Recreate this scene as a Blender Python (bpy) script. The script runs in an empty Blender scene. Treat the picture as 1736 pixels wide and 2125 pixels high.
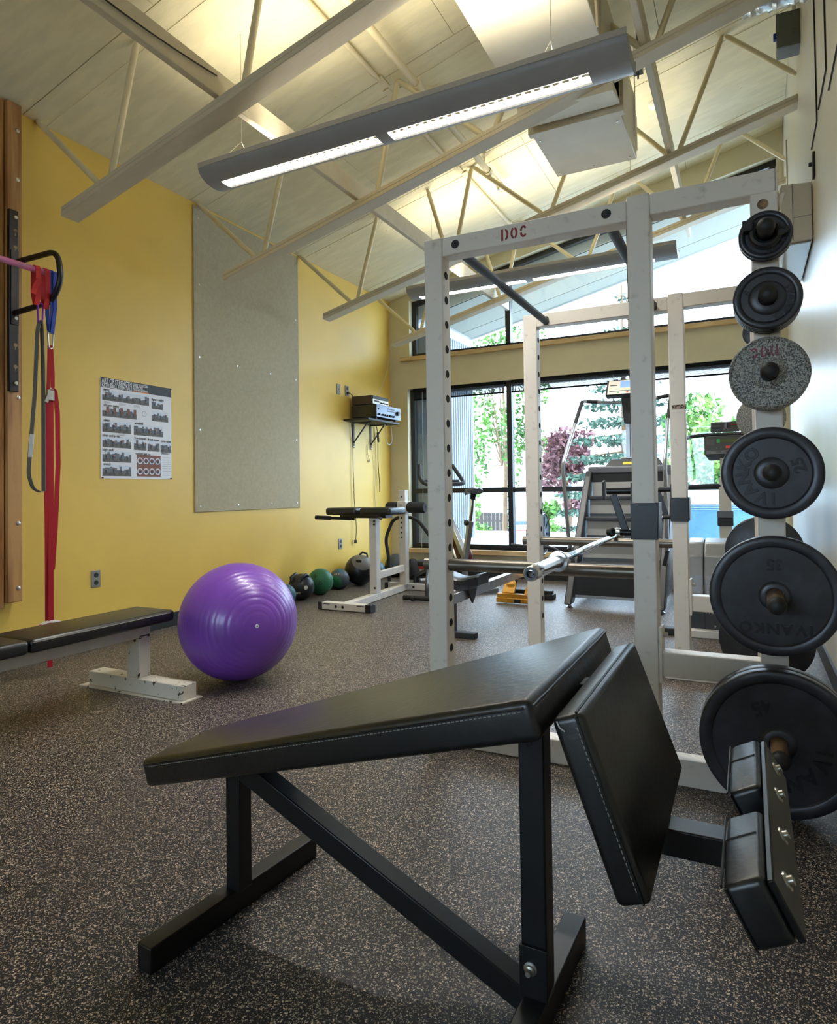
import bpy, bmesh, math, random
import numpy as np
from mathutils import Vector, Matrix

random.seed(7)
rng = np.random.default_rng(7)
SC = bpy.context.scene
COL = SC.collection
PI = math.pi
R = math.radians

# ------------------------------------------------------------------ camera
FPX, CYPX = 1360.56, 992.07
YAW, PITCH, ROLL = 0.465592, 0.0201982, -0.0137888
cam_d = bpy.data.cameras.new('camera')
cam = bpy.data.objects.new('camera', cam_d)
COL.objects.link(cam)
cam_d.sensor_width = 36.0
cam_d.lens = FPX / 2125.0 * 36.0
cam_d.shift_y = (CYPX - 1062.5) / 2125.0
cam_d.clip_start = 0.02
cam_d.clip_end = 400
_F = Vector((-math.sin(YAW) * math.cos(PITCH), math.cos(YAW) * math.cos(PITCH), math.sin(PITCH)))
_R = Vector((math.cos(YAW), math.sin(YAW), 0))
_U = _R.cross(_F)
_c, _s = math.cos(ROLL), math.sin(ROLL)
_R2, _U2 = _c * _R + _s * _U, -_s * _R + _c * _U
mw = Matrix((_R2, _U2, -_F)).transposed().to_4x4()
mw.translation = Vector((0, 0, 1.02))
cam.matrix_world = mw
SC.camera = cam

# ------------------------------------------------------------------ world, sun, exposure
SC.view_settings.view_transform = 'Standard'
SC.view_settings.look = 'None'
SC.view_settings.gamma = 1.0
SC.view_settings.use_curve_mapping = False
SC.view_settings.exposure = 0.95
SC.cycles.max_bounces = 10
SC.cycles.diffuse_bounces = 6
SC.cycles.transparent_max_bounces = 16
SC.cycles.sample_clamp_indirect = 6.0

W = bpy.data.worlds.new('sky')
SC.world = W
W.use_nodes = True
wn = W.node_tree.nodes
wl = W.node_tree.links
wn.clear()
wo = wn.new('ShaderNodeOutputWorld')
wb = wn.new('ShaderNodeBackground')
wb.inputs['Color'].default_value = (0.64, 0.80, 1.0, 1)
wb.inputs['Strength'].default_value = 6.0
wl.new(wb.outputs[0], wo.inputs[0])

sun_d = bpy.data.lights.new('sun', 'SUN')
sun_d.energy = 5.0
sun_d.angle = R(0.6)
sun_d.color = (1.0, 0.95, 0.86)
sun = bpy.data.objects.new('sun', sun_d)
COL.objects.link(sun)
# high sun from behind the building (it never shines through the window wall)
sun.rotation_euler = Vector((0.55, 0.22, -0.80)).to_track_quat('-Z', 'Y').to_euler()

LAMP_UP = 3.9     # the fixture tubes: light thrown up at the ceiling
LAMP_DOWN = 19.0     # what leaves through the louvers

# ------------------------------------------------------------------ helpers
def lin(c):
    out = []
    for v in c:
        v = v / 255.0
        out.append(v / 12.92 if v <= 0.04045 else ((v + 0.055) / 1.055) ** 2.4)
    return (out[0], out[1], out[2], 1.0)

MATS = {}
def mat(name, rgb, rough=0.5, metal=0.0, var=0.0, vscale=6.0, bump=0.0, bscale=60.0, spec=0.5,
        coat=0.0, rgb2=None, lo=0.45, hi=0.6, stretch=None, emit=None, aniso=None):
    """principled material; optional noise colour variation to rgb2 and fine bump"""
    m = bpy.data.materials.new(name)
    m.use_nodes = True
    nt = m.node_tree
    b = nt.nodes['Principled BSDF']
    base = lin(rgb)
    b.inputs['Base Color'].default_value = base
    b.inputs['Roughness'].default_value = rough
    b.inputs['Metallic'].default_value = metal
    b.inputs['Specular IOR Level'].default_value = spec
    b.inputs['Coat Weight'].default_value = coat
    tc = nt.nodes.new('ShaderNodeTexCoord')
    src = tc.outputs['Object']
    if stretch:
        mp = nt.nodes.new('ShaderNodeMapping')
        mp.inputs['Scale'].default_value = stretch
        nt.links.new(src, mp.inputs['Vector'])
        src = mp.outputs['Vector']
    if var > 0 or rgb2:
        n = nt.nodes.new('ShaderNodeTexNoise')
        n.inputs['Scale'].default_value = vscale
        n.inputs['Detail'].default_value = 6
        nt.links.new(src, n.inputs['Vector'])
        cr = nt.nodes.new('ShaderNodeValToRGB')
        cr.color_ramp.elements[0].position = lo
        cr.color_ramp.elements[1].position = hi
        if rgb2:
            c1, c2 = base, lin(rgb2)
        else:
            c1 = tuple(min(1, base[i] * (1 - var)) for i in range(3)) + (1,)
            c2 = tuple(min(1, base[i] * (1 + var)) for i in range(3)) + (1,)
        cr.color_ramp.elements[0].color = c1
        cr.color_ramp.elements[1].color = c2
        nt.links.new(n.outputs['Fac'], cr.inputs['Fac'])
        nt.links.new(cr.outputs['Color'], b.inputs['Base Color'])
    if bump > 0:
        n2 = nt.nodes.new('ShaderNodeTexNoise')
        n2.inputs['Scale'].default_value = bscale
        n2.inputs['Detail'].default_value = 4
        nt.links.new(src, n2.inputs['Vector'])
        bp = nt.nodes.new('ShaderNodeBump')
        bp.inputs['Strength'].default_value = bump
        bp.inputs['Distance'].default_value = 0.004
        nt.links.new(n2.outputs['Fac'], bp.inputs['Height'])
        nt.links.new(bp.outputs['Normal'], b.inputs['Normal'])
    if emit:
        b.inputs['Emission Color'].default_value = lin(emit[0])
        b.inputs['Emission Strength'].default_value = emit[1]
    MATS[name] = m
    return m

ORG = {}
def tag(o, label=None, cat=None, group=None, kind=None):
    if label: o['label'] = label
    if cat: o['category'] = cat
    if group: o['group'] = group
    if kind: o['kind'] = kind
    return o

def thing(name, label, cat, loc, group=None):
    o = bpy.data.objects.new(name, None)
    o.empty_display_size = 0.1
    COL.objects.link(o)
    o.location = loc
    ORG[o.name] = Vector(loc)
    return tag(o, label, cat, group)

class MB:
    """collects shapes in world coordinates, then links them as one mesh"""
    def __init__(self):
        self.v, self.f, self.m = [], [], []
    def add(self, vs, fs, mi=0):
        b = len(self.v)
        self.v += [tuple(p) for p in vs]
        self.f += [tuple(i + b for i in f) for f in fs]
        self.m += [mi] * len(fs)
        return self
    def box(self, x0, x1, y0, y1, z0, z1, mi=0):
        vs = [(x, y, z) for z in (z0, z1) for y in (y0, y1) for x in (x0, x1)]
        return self.hexa(vs, mi)
    def hexa(self, vs, mi=0):
        """8 corners ordered x fastest, then y, then z"""
        fs = [(0, 2, 3, 1), (4, 5, 7, 6), (0, 1, 5, 4), (2, 6, 7, 3), (0, 4, 6, 2), (1, 3, 7, 5)]
        return self.add(vs, fs, mi)
    def bar(self, p, q, w, h, up=(0, 0, 1), mi=0):
        p, q = Vector(p), Vector(q)
        d = (q - p).normalized()
        s = d.cross(Vector(up)).normalized()
        u = s.cross(d)
        vs = []
        for z in (-h / 2, h / 2):
            for e in (p, q):
                for x in (-w / 2, w / 2):
                    vs.append(e + s * x + u * z)
        return self.hexa(vs, mi)
    def tube(self, pts, r, n=8, closed=False, mi=0, cap=True, flat=None):
        """round tube along a polyline; r may be a list; flat=(normal vector, a, b) gives a ribbon section"""
        pts = [Vector(p) for p in pts]
        k = len(pts)
        rs = r if isinstance(r, (list, tuple)) else [r] * k
        rings = []
        T = []
        for i in range(k):
            if closed:
                t = pts[(i + 1) % k] - pts[i - 1]
            elif i == 0: t = pts[1] - pts[0]
            elif i == k - 1: t = pts[-1] - pts[-2]
            else: t = (pts[i + 1] - pts[i]).normalized() + (pts[i] - pts[i - 1]).normalized()
            T.append(t.normalized())
        a = Vector((0, 0, 1)) if abs(T[0].z) < 0.9 else Vector((1, 0, 0))
        nrm = (a - T[0] * a.dot(T[0])).normalized()
        vs = []
        for i in range(k):
            nrm = (nrm - T[i] * nrm.dot(T[i])).normalized()
            bn = T[i].cross(nrm)
            for j in range(n):
                an = 2 * PI * j / n
                vs.append(pts[i] + (nrm * math.cos(an) + bn * math.sin(an)) * rs[i])
        fs = []
        for i in range(k if closed else k - 1):
            i2 = (i + 1) % k
            for j in range(n):
                j2 = (j + 1) % n
                fs.append((i * n + j, i * n + j2, i2 * n + j2, i2 * n + j))
        if cap and not closed:
            fs.append(tuple(range(n - 1, -1, -1)))
            fs.append(tuple((k - 1) * n + j for j in range(n)))
        return self.add(vs, fs, mi)
    def ribbon(self, pts, w, t, side, mi=0):
        """flat strap along a polyline; side = direction of its width"""
        pts = [Vector(p) for p in pts]
        ws = w if isinstance(w, (list, tuple)) else [w] * len(pts)
        vs = []
        for i, p in enumerate(pts):
            tng = (pts[min(i + 1, len(pts) - 1)] - pts[max(i - 1, 0)]).normalized()
            s = Vector(side[i] if isinstance(side, list) else side)
            s = (s - tng * s.dot(tng)).normalized()
            u = tng.cross(s)
            for a, b in ((-1, -1), (1, -1), (1, 1), (-1, 1)):
                vs.append(p + s * (a * ws[i] / 2) + u * (b * t / 2))
        fs = []
        for i in range(len(pts) - 1):
            for j in range(4):
                j2 = (j + 1) % 4
                fs.append((i * 4 + j, i * 4 + j2, i * 4 + 4 + j2, i * 4 + 4 + j))
        k = (len(pts) - 1) * 4
        fs += [(3, 2, 1, 0), (k, k + 1, k + 2, k + 3)]
        return self.add(vs, fs, mi)
    def cyl(self, p, q, r, n=16, r2=None, mi=0):
        return self.tube([p, q], [r, r if r2 is None else r2], n, mi=mi)
    def lathe(self, prof, c, axis=(0, -1, 0), n=40, mi=0):
        """profile [(radius, offset along axis)] turned about axis through c"""
        ax = Vector(axis).normalized()
        a = Vector((0, 0, 1)) if abs(ax.z) < 0.9 else Vector((1, 0, 0))
        e1 = (a - ax * a.dot(ax)).normalized()
        e2 = ax.cross(e1)
        c = Vector(c)
        vs, fs = [], []
        idx = []
        for (r, h) in prof:
            if r < 1e-6:
                idx.append([len(vs)])
                vs.append(c + ax * h)
            else:
                idx.append(list(range(len(vs), len(vs) + n)))
                for j in range(n):
                    an = 2 * PI * j / n
                    vs.append(c + ax * h + (e1 * math.cos(an) + e2 * math.sin(an)) * r)
        for i in range(len(prof) - 1):
            A, B = idx[i], idx[i + 1]
            for j in range(n):
                j2 = (j + 1) % n
                if len(A) == 1 and len(B) == 1: continue
                if len(A) == 1: fs.append((A[0], B[j], B[j2]))
                elif len(B) == 1: fs.append((A[j], B[0], A[j2]))
                else: fs.append((A[j], B[j], B[j2], A[j2]))
        return self.add(vs, fs, mi)
    def sphere(self, c, r, nu=32, nv=18, axis=(0, 0, 1), mi=0):
        prof = [(r * math.sin(PI * i / nv), -r * math.cos(PI * i / nv)) for i in range(nv + 1)]
        prof[0] = (0, -r); prof[-1] = (0, r)
        return self.lathe(prof, c, axis, nu, mi)
    def prism(self, poly, o, u, v, w, mi=0):
        """2-D polygon (a,b) -> o + a*u + b*v, extruded by vector w"""
        o, u, v, w = Vector(o), Vector(u), Vector(v), Vector(w)
        n = len(poly)
        vs = [o + u * a + v * b for a, b in poly] + [o + u * a + v * b + w for a, b in poly]
        fs = [tuple(range(n - 1, -1, -1)), tuple(range(n, 2 * n))]
        for i in range(n):
            j = (i + 1) % n
            fs.append((i, j, j + n, i + n))
        return self.add(vs, fs, mi)
    def build(self, name, m, parent=None, bevel=0.0, seg=2, angle=40, smooth=True):
        off = ORG[parent.name] if parent is not None else Vector((0, 0, 0))
        me = bpy.data.meshes.new(name)
        me.from_pydata([(p[0] - off[0], p[1] - off[1], p[2] - off[2]) for p in self.v], [], self.f)
        ms = m if isinstance(m, (list, tuple)) else [m]
        for q in ms: me.materials.append(q)
        if len(ms) > 1:
            me.polygons.foreach_set('material_index', self.m)
        bm = bmesh.new()
        bm.from_mesh(me)
        bmesh.ops.recalc_face_normals(bm, faces=bm.faces)
        flat = None
        if bevel > 0:
            if seg <= 3 and len(bm.faces) <= 14: flat = True
            es = [e for e in bm.edges if e.is_manifold and e.calc_face_angle(0) > R(25)]
            res = bmesh.ops.bevel(bm, geom=es, offset=bevel, segments=seg, profile=0.5, affect='EDGES', clamp_overlap=True)
            if flat:                      # flat sides stay flat, only the rounded edges are smooth
                new = set(res['faces'])
                for f_ in bm.faces: f_.smooth = f_ in new
        bm.to_mesh(me)
        bm.free()
        if smooth and not flat:
            me.shade_smooth()
            me.set_sharp_from_angle(angle=R(angle))
        o = bpy.data.objects.new(name, me)
        COL.objects.link(o)
        if parent is not None: o.parent = parent
        ORG[o.name] = off.copy()
        return o

def single(name, mb, m, label, cat, group=None, base=None, bevel=0.0, seg=2, angle=40):
    """a thing that is one mesh, origin at base"""
    vs = mb.v
    if base is None:
        xs, ys, zs = zip(*vs)
        base = ((min(xs) + max(xs)) / 2, (min(ys) + max(ys)) / 2, min(zs))
    mb.v = [(p[0] - base[0], p[1] - base[1], p[2] - base[2]) for p in vs]
    o = mb.build(name, m, None, bevel, seg, angle)
    o.location = base
    ORG[o.name] = Vector(base)
    return tag(o, label, cat, group)

def inst(src, name, parent, loc, rot=None, scale=None):
    """another object sharing src's mesh; loc in world, src mesh built about the world origin"""
    o = bpy.data.objects.new(name, src if isinstance(src, bpy.types.Mesh) else src.data)
    COL.objects.link(o)
    off = ORG[parent.name] if parent is not None else Vector((0, 0, 0))
    if parent is not None: o.parent = parent
    o.location = Vector(loc) - off
    if rot: o.rotation_euler = rot
    if scale: o.scale = scale
    ORG[o.name] = off.copy()
    return o

def only_mesh(mb, name, m, bevel=0.0, seg=2):
    o = mb.build(name, m, None, bevel, seg)
    me = o.data
    bpy.data.objects.remove(o)
    return me

def clone(root, loc, label, group=None):
    """copy of a thing with copies of its parts and sub-parts"""
    r = root.copy()
    COL.objects.link(r)
    r.location = loc
    r['label'] = label
    if group: r['group'] = group
    ORG[r.name] = Vector(loc)
    for ch in list(root.children):
        c = ch.copy(); COL.objects.link(c); c.parent = r
        for g in list(ch.children):
            d = g.copy(); COL.objects.link(d); d.parent = c
    return r

def text_mesh(s, size, extrude, spacing=1.0, bold=0.0, bevel=0.0):
    cu = bpy.data.curves.new('lettering_curve', 'FONT')
    cu.body = s
    cu.size = size
    cu.extrude = extrude
    cu.offset = bold
    cu.bevel_depth = bevel
    cu.space_character = spacing
    cu.align_x = 'CENTER'
    cu.align_y = 'CENTER'
    cu.resolution_u = 3
    o = bpy.data.objects.new('lettering_tmp', cu)
    COL.objects.link(o)
    bpy.context.view_layer.update()
    dg = bpy.context.evaluated_depsgraph_get()
    me = bpy.data.meshes.new_from_object(o.evaluated_get(dg))
    bpy.data.objects.remove(o)
    return me

def place_text(name, s, size, extrude, m, parent, o, u, v, width=None, **kw):
    """text lying in plane spanned by u (reading direction) and v (up), centre o (world)"""
    me = text_mesh(s, size, extrude, **kw)
    if width:
        xs_ = [q.co.x for q in me.vertices]
        k_ = width / (max(xs_) - min(xs_))
        for q in me.vertices: q.co.x *= k_
    me.materials.clear(); me.materials.append(m)
    ob = bpy.data.objects.new(name, me)
    COL.objects.link(ob)
    u, v = Vector(u).normalized(), Vector(v).normalized()
    w = u.cross(v)
    mm = Matrix((u, v, w)).transposed().to_4x4()
    off = ORG[parent.name] if parent is not None else Vector((0, 0, 0))
    mm.translation = Vector(o) - off
    if parent is not None: ob.parent = parent
    ob.matrix_local = mm
    ORG[ob.name] = off.copy()
    return ob

def arc(c, r, a0, a1, n, u=(1, 0, 0), v=(0, 0, 1)):
    c, u, v = Vector(c), Vector(u), Vector(v)
    return [c + (u * math.cos(a0 + (a1 - a0) * i / n) + v * math.sin(a0 + (a1 - a0) * i / n)) * r for i in range(n + 1)]

def fillet(pts, r, n=5):
    """round the inner corners of a polyline"""
    pts = [Vector(p) for p in pts]
    out = [pts[0]]
    for i in range(1, len(pts) - 1):
        a, b, c = pts[i - 1], pts[i], pts[i + 1]
        d1, d2 = (a - b), (c - b)
        rr = min(r, d1.length * 0.45, d2.length * 0.45)
        p, q = b + d1.normalized() * rr, b + d2.normalized() * rr
        for k in range(n + 1):
            t = k / n
            out.append(p * (1 - t) ** 2 + b * 2 * t * (1 - t) + q * t ** 2)
    out.append(pts[-1])
    return out

# ------------------------------------------------------------------ materials
M_yellow = mat('yellow_wall_paint', (226, 190, 88), 0.42, var=0.03, vscale=1.5, bump=0.06, bscale=160)
M_cream = mat('cream_wall_paint', (205, 196, 164), 0.5, var=0.03, vscale=2, bump=0.05, bscale=160)
M_white_wall = mat('white_wall_paint', (208, 202, 186), 0.36, var=0.02, vscale=2, bump=0.05, bscale=120, spec=0.6)
M_ceil = mat('painted_plywood', (224, 215, 180), 0.6, bump=0.55, bscale=26, var=0.04, vscale=9, stretch=(0.35, 1.6, 1))
M_ceil_back = mat('roof_deck', (120, 112, 90), 0.9)
M_truss = mat('painted_timber', (204, 194, 170), 0.5, bump=0.25, bscale=30, stretch=(0.15, 2, 2), var=0.03)
M_web = mat('painted_steel_web', (216, 204, 168), 0.4, var=0.03)
M_duct = mat('painted_sheet_metal', (214, 207, 186), 0.42, var=0.02)
M_foil = mat('duct_foil', (205, 203, 196), 0.25, metal=0.7, bump=1.0, bscale=14)
M_black_frame = mat('black_window_frame', (22, 24, 26), 0.35)
M_sillwood = mat('sill_wood', (196, 166, 118), 0.5, rgb2=(214, 186, 138), vscale=4, stretch=(1, 8, 8))
M_panel = mat('fibre_board', (166, 156, 128), 0.75, rgb2=(176, 166, 138), vscale=40, lo=0.3, hi=0.7, bump=0.3, bscale=110)
M_fir = mat('fir_plank', (186, 140, 84), 0.5, rgb2=(146, 98, 52), vscale=3.2, lo=0.4, hi=0.66, stretch=(9, 9, 0.7), bump=0.15, bscale=20)
M_base = mat('black_rubber_base', (26, 27, 28), 0.5)
M_white = mat('white_powder_coat', (206, 203, 198), 0.42, var=0.05, vscale=7, bump=0.04, bscale=30)
M_worn = mat('worn_white_paint', (222, 215, 205), 0.42, rgb2=(194, 186, 176), vscale=22, lo=0.60, hi=0.74, bump=0.05, bscale=40)
M_chip = mat('chipped_white_paint', (214, 208, 196), 0.45, rgb2=(66, 52, 40), vscale=34, lo=0.635, hi=0.65)
M_leather = mat('black_vinyl', (22, 23, 24), 0.36, bump=0.22, bscale=55, spec=0.65, var=0.15, vscale=5)
M_leather_edge = mat('black_vinyl_piping', (14, 14, 15), 0.4)
M_thread = mat('grey_thread', (150, 148, 140), 0.7)
M_black = mat('black_paint', (16, 16, 18), 0.38, var=0.2, vscale=12, bump=0.03, bscale=60, spec=0.5)
M_blackm = mat('matt_black_plastic', (26, 27, 29), 0.55)
M_blind = mat('black_blind_slat', (13, 14, 15), 0.75, spec=0.15)
M_foam = mat('black_foam', (24, 25, 27), 0.8, bump=0.3, bscale=120)
M_iron = mat('black_cast_iron', (47, 48, 55), 0.36, metal=0.15, spec=0.6, var=0.2, vscale=14, bump=0.10, bscale=70)
M_iron_text = mat('raised_iron_lettering', (30, 31, 36), 0.35, metal=0.15)
M_grey_plate = mat('worn_grey_plate', (52, 52, 52), 0.5, rgb2=(172, 170, 162), vscale=260, lo=0.40, hi=0.58, bump=0.15, bscale=70)
M_red_paint = mat('red_stencil_paint', (150, 26, 34), 0.5, rgb2=(110, 24, 30), vscale=60)
M_faded_red = mat('faded_red_stencil', (128, 60, 72), 0.6, rgb2=(100, 60, 68), vscale=60)
M_rust = mat('rusty_bar', (150, 122, 88), 0.5, metal=0.3, rgb2=(78, 62, 50), vscale=22, lo=0.42, hi=0.62, stretch=(1, 0.3, 1))
M_pipe = mat('worn_steel_pipe', (122, 116, 106), 0.36, metal=0.75, rgb2=(88, 80, 68), vscale=9, stretch=(0.4, 2, 2))
M_chrome = mat('chrome', (214, 216, 220), 0.16, metal=1.0, bump=0.03, bscale=40)
M_steel = mat('zinc_bolt', (196, 194, 186), 0.3, metal=0.9)
M_alu = mat('brushed_aluminium', (176, 180, 186), 0.32, metal=0.85, var=0.04)
M_silver = mat('silver_plastic', (150, 153, 158), 0.33, metal=0.35, var=0.03)
M_grey = mat('grey_plastic', (96, 99, 104), 0.45)
M_lgrey = mat('light_grey_riser', (150, 150, 148), 0.5, bump=0.1, bscale=90)
M_dgrey = mat('dark_grey_plastic', (52, 54, 58), 0.42)
M_purple = mat('purple_vinyl', (122, 70, 176), 0.33, spec=0.55, coat=0.15, bump=0.05, bscale=140, var=0.05, vscale=3)
M_valve = mat('white_valve', (232, 232, 230), 0.4)
M_pink = mat('pink_grip_tape', (222, 120, 178), 0.65, rgb2=(200, 132, 160), vscale=18, bump=0.2, bscale=80)
M_redstrap = mat('red_webbing', (196, 30, 30), 0.7, bump=0.25, bscale=200)
M_crimson = mat('crimson_webbing', (168, 16, 32), 0.7, bump=0.25, bscale=200)
M_blue = mat('blue_webbing', (22, 56, 150), 0.65, bump=0.25, bscale=200)
M_greyband = mat('grey_rubber_band', (88, 84, 76), 0.6)
M_violet = mat('violet_anodised', (130, 40, 190), 0.3, metal=0.6)
M_outlet = mat('grey_outlet_plate', (138, 136, 128), 0.4, metal=0.2)
M_dark = mat('dark_socket', (14, 14, 15), 0.5)
M_hole = mat('hole_shadow_steel', (10, 10, 12), 0.9)
M_paper = mat('poster_paper', (232, 232, 238), 0.45)
M_ink = mat('poster_ink', (24, 26, 32), 0.5)
M_inkw = mat('poster_white_print', (236, 236, 240), 0.5)
M_orange = mat('poster_orange', (206, 120, 26), 0.5)
M_gtext = mat('poster_grey_print', (168, 168, 176), 0.6)
M_photo_sky = mat('printed_sky', (214, 222, 236), 0.5)
M_photo_city = mat('printed_skyline', (104, 108, 116), 0.5, rgb2=(76, 78, 86), vscale=60)
M_photo_floor = mat('printed_ground', (98, 92, 84), 0.5, rgb2=(66, 64, 62), vscale=60)
M_photo_brick = mat('printed_brick', (120, 66, 44), 0.5)
M_photo_fig = mat('printed_figure', (34, 34, 44), 0.5)
M_photo_skin = mat('printed_skin', (182, 120, 86), 0.5)
M_teal = mat('teal_rubber', (30, 78, 96), 0.5, bump=0.1, bscale=90)
M_greenball = mat('green_rubber', (34, 104, 72), 0.5, bump=0.1, bscale=90)
M_slate = mat('slate_rubber', (58, 66, 74), 0.5, bump=0.1, bscale=90)
M_ballblack = mat('black_ball_vinyl', (26, 29, 34), 0.38, bump=0.12, bscale=60)
M_ballgrey = mat('grey_ball_vinyl', (112, 110, 108), 0.5)
M_label = mat('pale_label', (206, 204, 200), 0.5)
M_amp = mat('black_stereo_case', (28, 27, 24), 0.4)
M_ampface = mat('blue_grey_faceplate', (70, 84, 104), 0.3, metal=0.3)
M_tuner = mat('walnut_case', (58, 44, 34), 0.4)
M_tunerface = mat('silver_faceplate', (196, 192, 180), 0.3, metal=0.4)
M_wirew = mat('white_cord', (196, 192, 182), 0.5)
M_wireb = mat('black_cord', (22, 22, 22), 0.5)
M_gold = mat('golden_footboard', (190, 138, 40), 0.42, metal=0.25, var=0.08)
M_maroon = mat('maroon_paint', (84, 20, 30), 0.35)
M_yellowtape = mat('yellow_warning_label', (224, 204, 40), 0.5)
M_boxgrey = mat('grey_electrical_box', (104, 108, 106), 0.4, metal=0.3)
M_ac = mat('cream_appliance', (196, 190, 176), 0.35)
M_acgloss = mat('glossy_grille', (178, 184, 184), 0.08, coat=0.5)
M_lcd = mat('blue_screen', (60, 100, 230), 0.3, emit=((70, 110, 240), 0.8))
M_lcdg = mat('olive_screen', (66, 78, 34), 0.3)
M_tape = mat('black_grip_tape', (26, 30, 36), 0.6, bump=0.2, bscale=70)
M_fixture = mat('grey_fixture_shell', (150, 153, 158), 0.42, var=0.02)
M_fixlip = mat('pale_fixture_lip', (178, 174, 168), 0.4)
M_louver = mat('glowing_white_louver', (246, 244, 238), 0.3, emit=((255, 250, 238), 0.12))  # slight glow put in for tube light on the blades and reflectors
M_lamp = mat('fluorescent_tube', (255, 252, 244), 0.4, emit=((255, 246, 226), 4.0))
M_red = mat('red_plastic', (190, 40, 36), 0.45)
M_greenled = mat('green_print', (30, 140, 70), 0.5)
# outdoors
M_corr = mat('corrugated_steel', (150, 164, 180), 0.45, metal=0.2)
M_soffit = mat('pale_soffit', (134, 139, 130), 0.7, bump=0.2, bscale=40)
M_fascia = mat('white_fascia', (222, 226, 230), 0.5)
M_conc = mat('pale_concrete', (206, 206, 202), 0.8, var=0.04, bump=0.1, bscale=20)
M_asph = mat('pale_asphalt', (172, 172, 174), 0.9, var=0.05, vscale=2)
M_leaf = mat('bright_leaf', (80, 128, 44), 0.6, rgb2=(52, 92, 36), vscale=1.2)
M_leaf2 = mat('shrub_leaf', (62, 108, 44), 0.6, rgb2=(112, 148, 66), vscale=1.2)
M_purpleleaf = mat('purple_leaf', (84, 48, 58), 0.6, rgb2=(126, 84, 88), vscale=1.5)
M_firleaf = mat('fir_needle', (34, 64, 52), 0.7, rgb2=(60, 92, 76), vscale=1.5)
M_bark = mat('bark', (104, 84, 64), 0.9, bump=0.4, bscale=14)
M_fence = mat('dark_fence', (52, 48, 44), 0.8)
M_bin = mat('blue_steel_bin', (96, 148, 184), 0.45, var=0.04)
M_binlid = mat('pale_bin_lid', (150, 184, 204), 0.45)
M_car = mat('white_car_paint', (226, 228, 232), 0.25, coat=0.5)
M_carglass = mat('car_glass', (70, 90, 110), 0.1)
M_roofing = mat('house_roof', (150, 140, 132), 0.8)
M_house = mat('house_wall', (220, 214, 204), 0.8)

# floor: black rubber with tan flecks
def floor_material():
    m = bpy.data.materials.new('flecked_rubber')
    m.use_nodes = True
    nt = m.node_tree; N = nt.nodes; L = nt.links
    b = N['Principled BSDF']
    tc = N.new('ShaderNodeTexCoord')
    nz = N.new('ShaderNodeTexNoise'); nz.inputs['Scale'].default_value = 170; nz.inputs['Detail'].default_value = 2
    L.new(tc.outputs['Object'], nz.inputs['Vector'])
    mx = N.new('ShaderNodeMixRGB'); mx.blend_type = 'ADD'; mx.inputs[0].default_value = 0.008
    L.new(tc.outputs['Object'], mx.inputs[1]); L.new(nz.outputs['Color'], mx.inputs[2])
    def flecks(scale, thr, size):
        v = N.new('ShaderNodeTexVoronoi'); v.inputs['Scale'].default_value = scale; v.inputs['Randomness'].default_value = 1
        L.new(mx.outputs[0], v.inputs['Vector'])
        sp = N.new('ShaderNodeSeparateColor'); L.new(v.outputs['Color'], sp.inputs[0])
        a = N.new('ShaderNodeMath'); a.operation = 'GREATER_THAN'; a.inputs[1].default_value = thr
        L.new(sp.outputs[0], a.inputs[0])
        c = N.new('ShaderNodeMath'); c.operation = 'LESS_THAN'; c.inputs[1].default_value = size
        L.new(v.outputs['Distance'], c.inputs[0])
        d = N.new('ShaderNodeMath'); d.operation = 'MULTIPLY'
        L.new(a.outputs[0], d.inputs[0]); L.new(c.outputs[0], d.inputs[1])
        return d, sp
    d1, s1 = flecks(210, 0.76, 0.46)
    d2, s2 = flecks(400, 0.74, 0.50)
    mm = N.new('ShaderNodeMath'); mm.operation = 'MAXIMUM'
    L.new(d1.outputs[0], mm.inputs[0]); L.new(d2.outputs[0], mm.inputs[1])
    tan = N.new('ShaderNodeValToRGB')
    tan.color_ramp.elements[0].color = lin((124, 112, 100)); tan.color_ramp.elements[1].color = lin((236, 214, 190))
    L.new(s1.outputs[1], tan.inputs['Fac'])
    big = N.new('ShaderNodeTexNoise'); big.inputs['Scale'].default_value = 1.3
    L.new(tc.outputs['Object'], big.inputs['Vector'])
    dk = N.new('ShaderNodeValToRGB')
    dk.color_ramp.elements[0].position = 0.35; dk.color_ramp.elements[1].position = 0.65
    dk.color_ramp.elements[0].color = lin((22, 23, 28)); dk.color_ramp.elements[1].color = lin((31, 32, 39))
    L.new(big.outputs['Fac'], dk.inputs['Fac'])
    cm = N.new('ShaderNodeMixRGB')
    L.new(mm.outputs[0], cm.inputs[0]); L.new(dk.outputs['Color'], cm.inputs[1]); L.new(tan.outputs['Color'], cm.inputs[2])
    L.new(cm.outputs[0], b.inputs['Base Color'])
    b.inputs['Roughness'].default_value = 0.45
    b.inputs['Specular IOR Level'].default_value = 0.32
    bp = N.new('ShaderNodeBump'); bp.inputs['Strength'].default_value = 0.25; bp.inputs['Distance'].default_value = 0.002
    L.new(nz.outputs['Fac'], bp.inputs['Height']); L.new(bp.outputs['Normal'], b.inputs['Normal'])
    return m
M_floor = floor_material()

def glass_material():
    m = bpy.data.materials.new('window_glass')
    m.use_nodes = True
    nt = m.node_tree; N = nt.nodes; L = nt.links
    N.clear()
    o = N.new('ShaderNodeOutputMaterial')
    t = N.new('ShaderNodeBsdfTransparent'); t.inputs[0].default_value = (0.95, 0.98, 0.98, 1)
    g = N.new('ShaderNodeBsdfGlossy'); g.inputs['Roughness'].default_value = 0.02
    mx = N.new('ShaderNodeMixShader'); mx.inputs[0].default_value = 0.05
    L.new(t.outputs[0], mx.inputs[1]); L.new(g.outputs[0], mx.inputs[2]); L.new(mx.outputs[0], o.inputs[0])
    return m
M_glass = glass_material()

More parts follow.
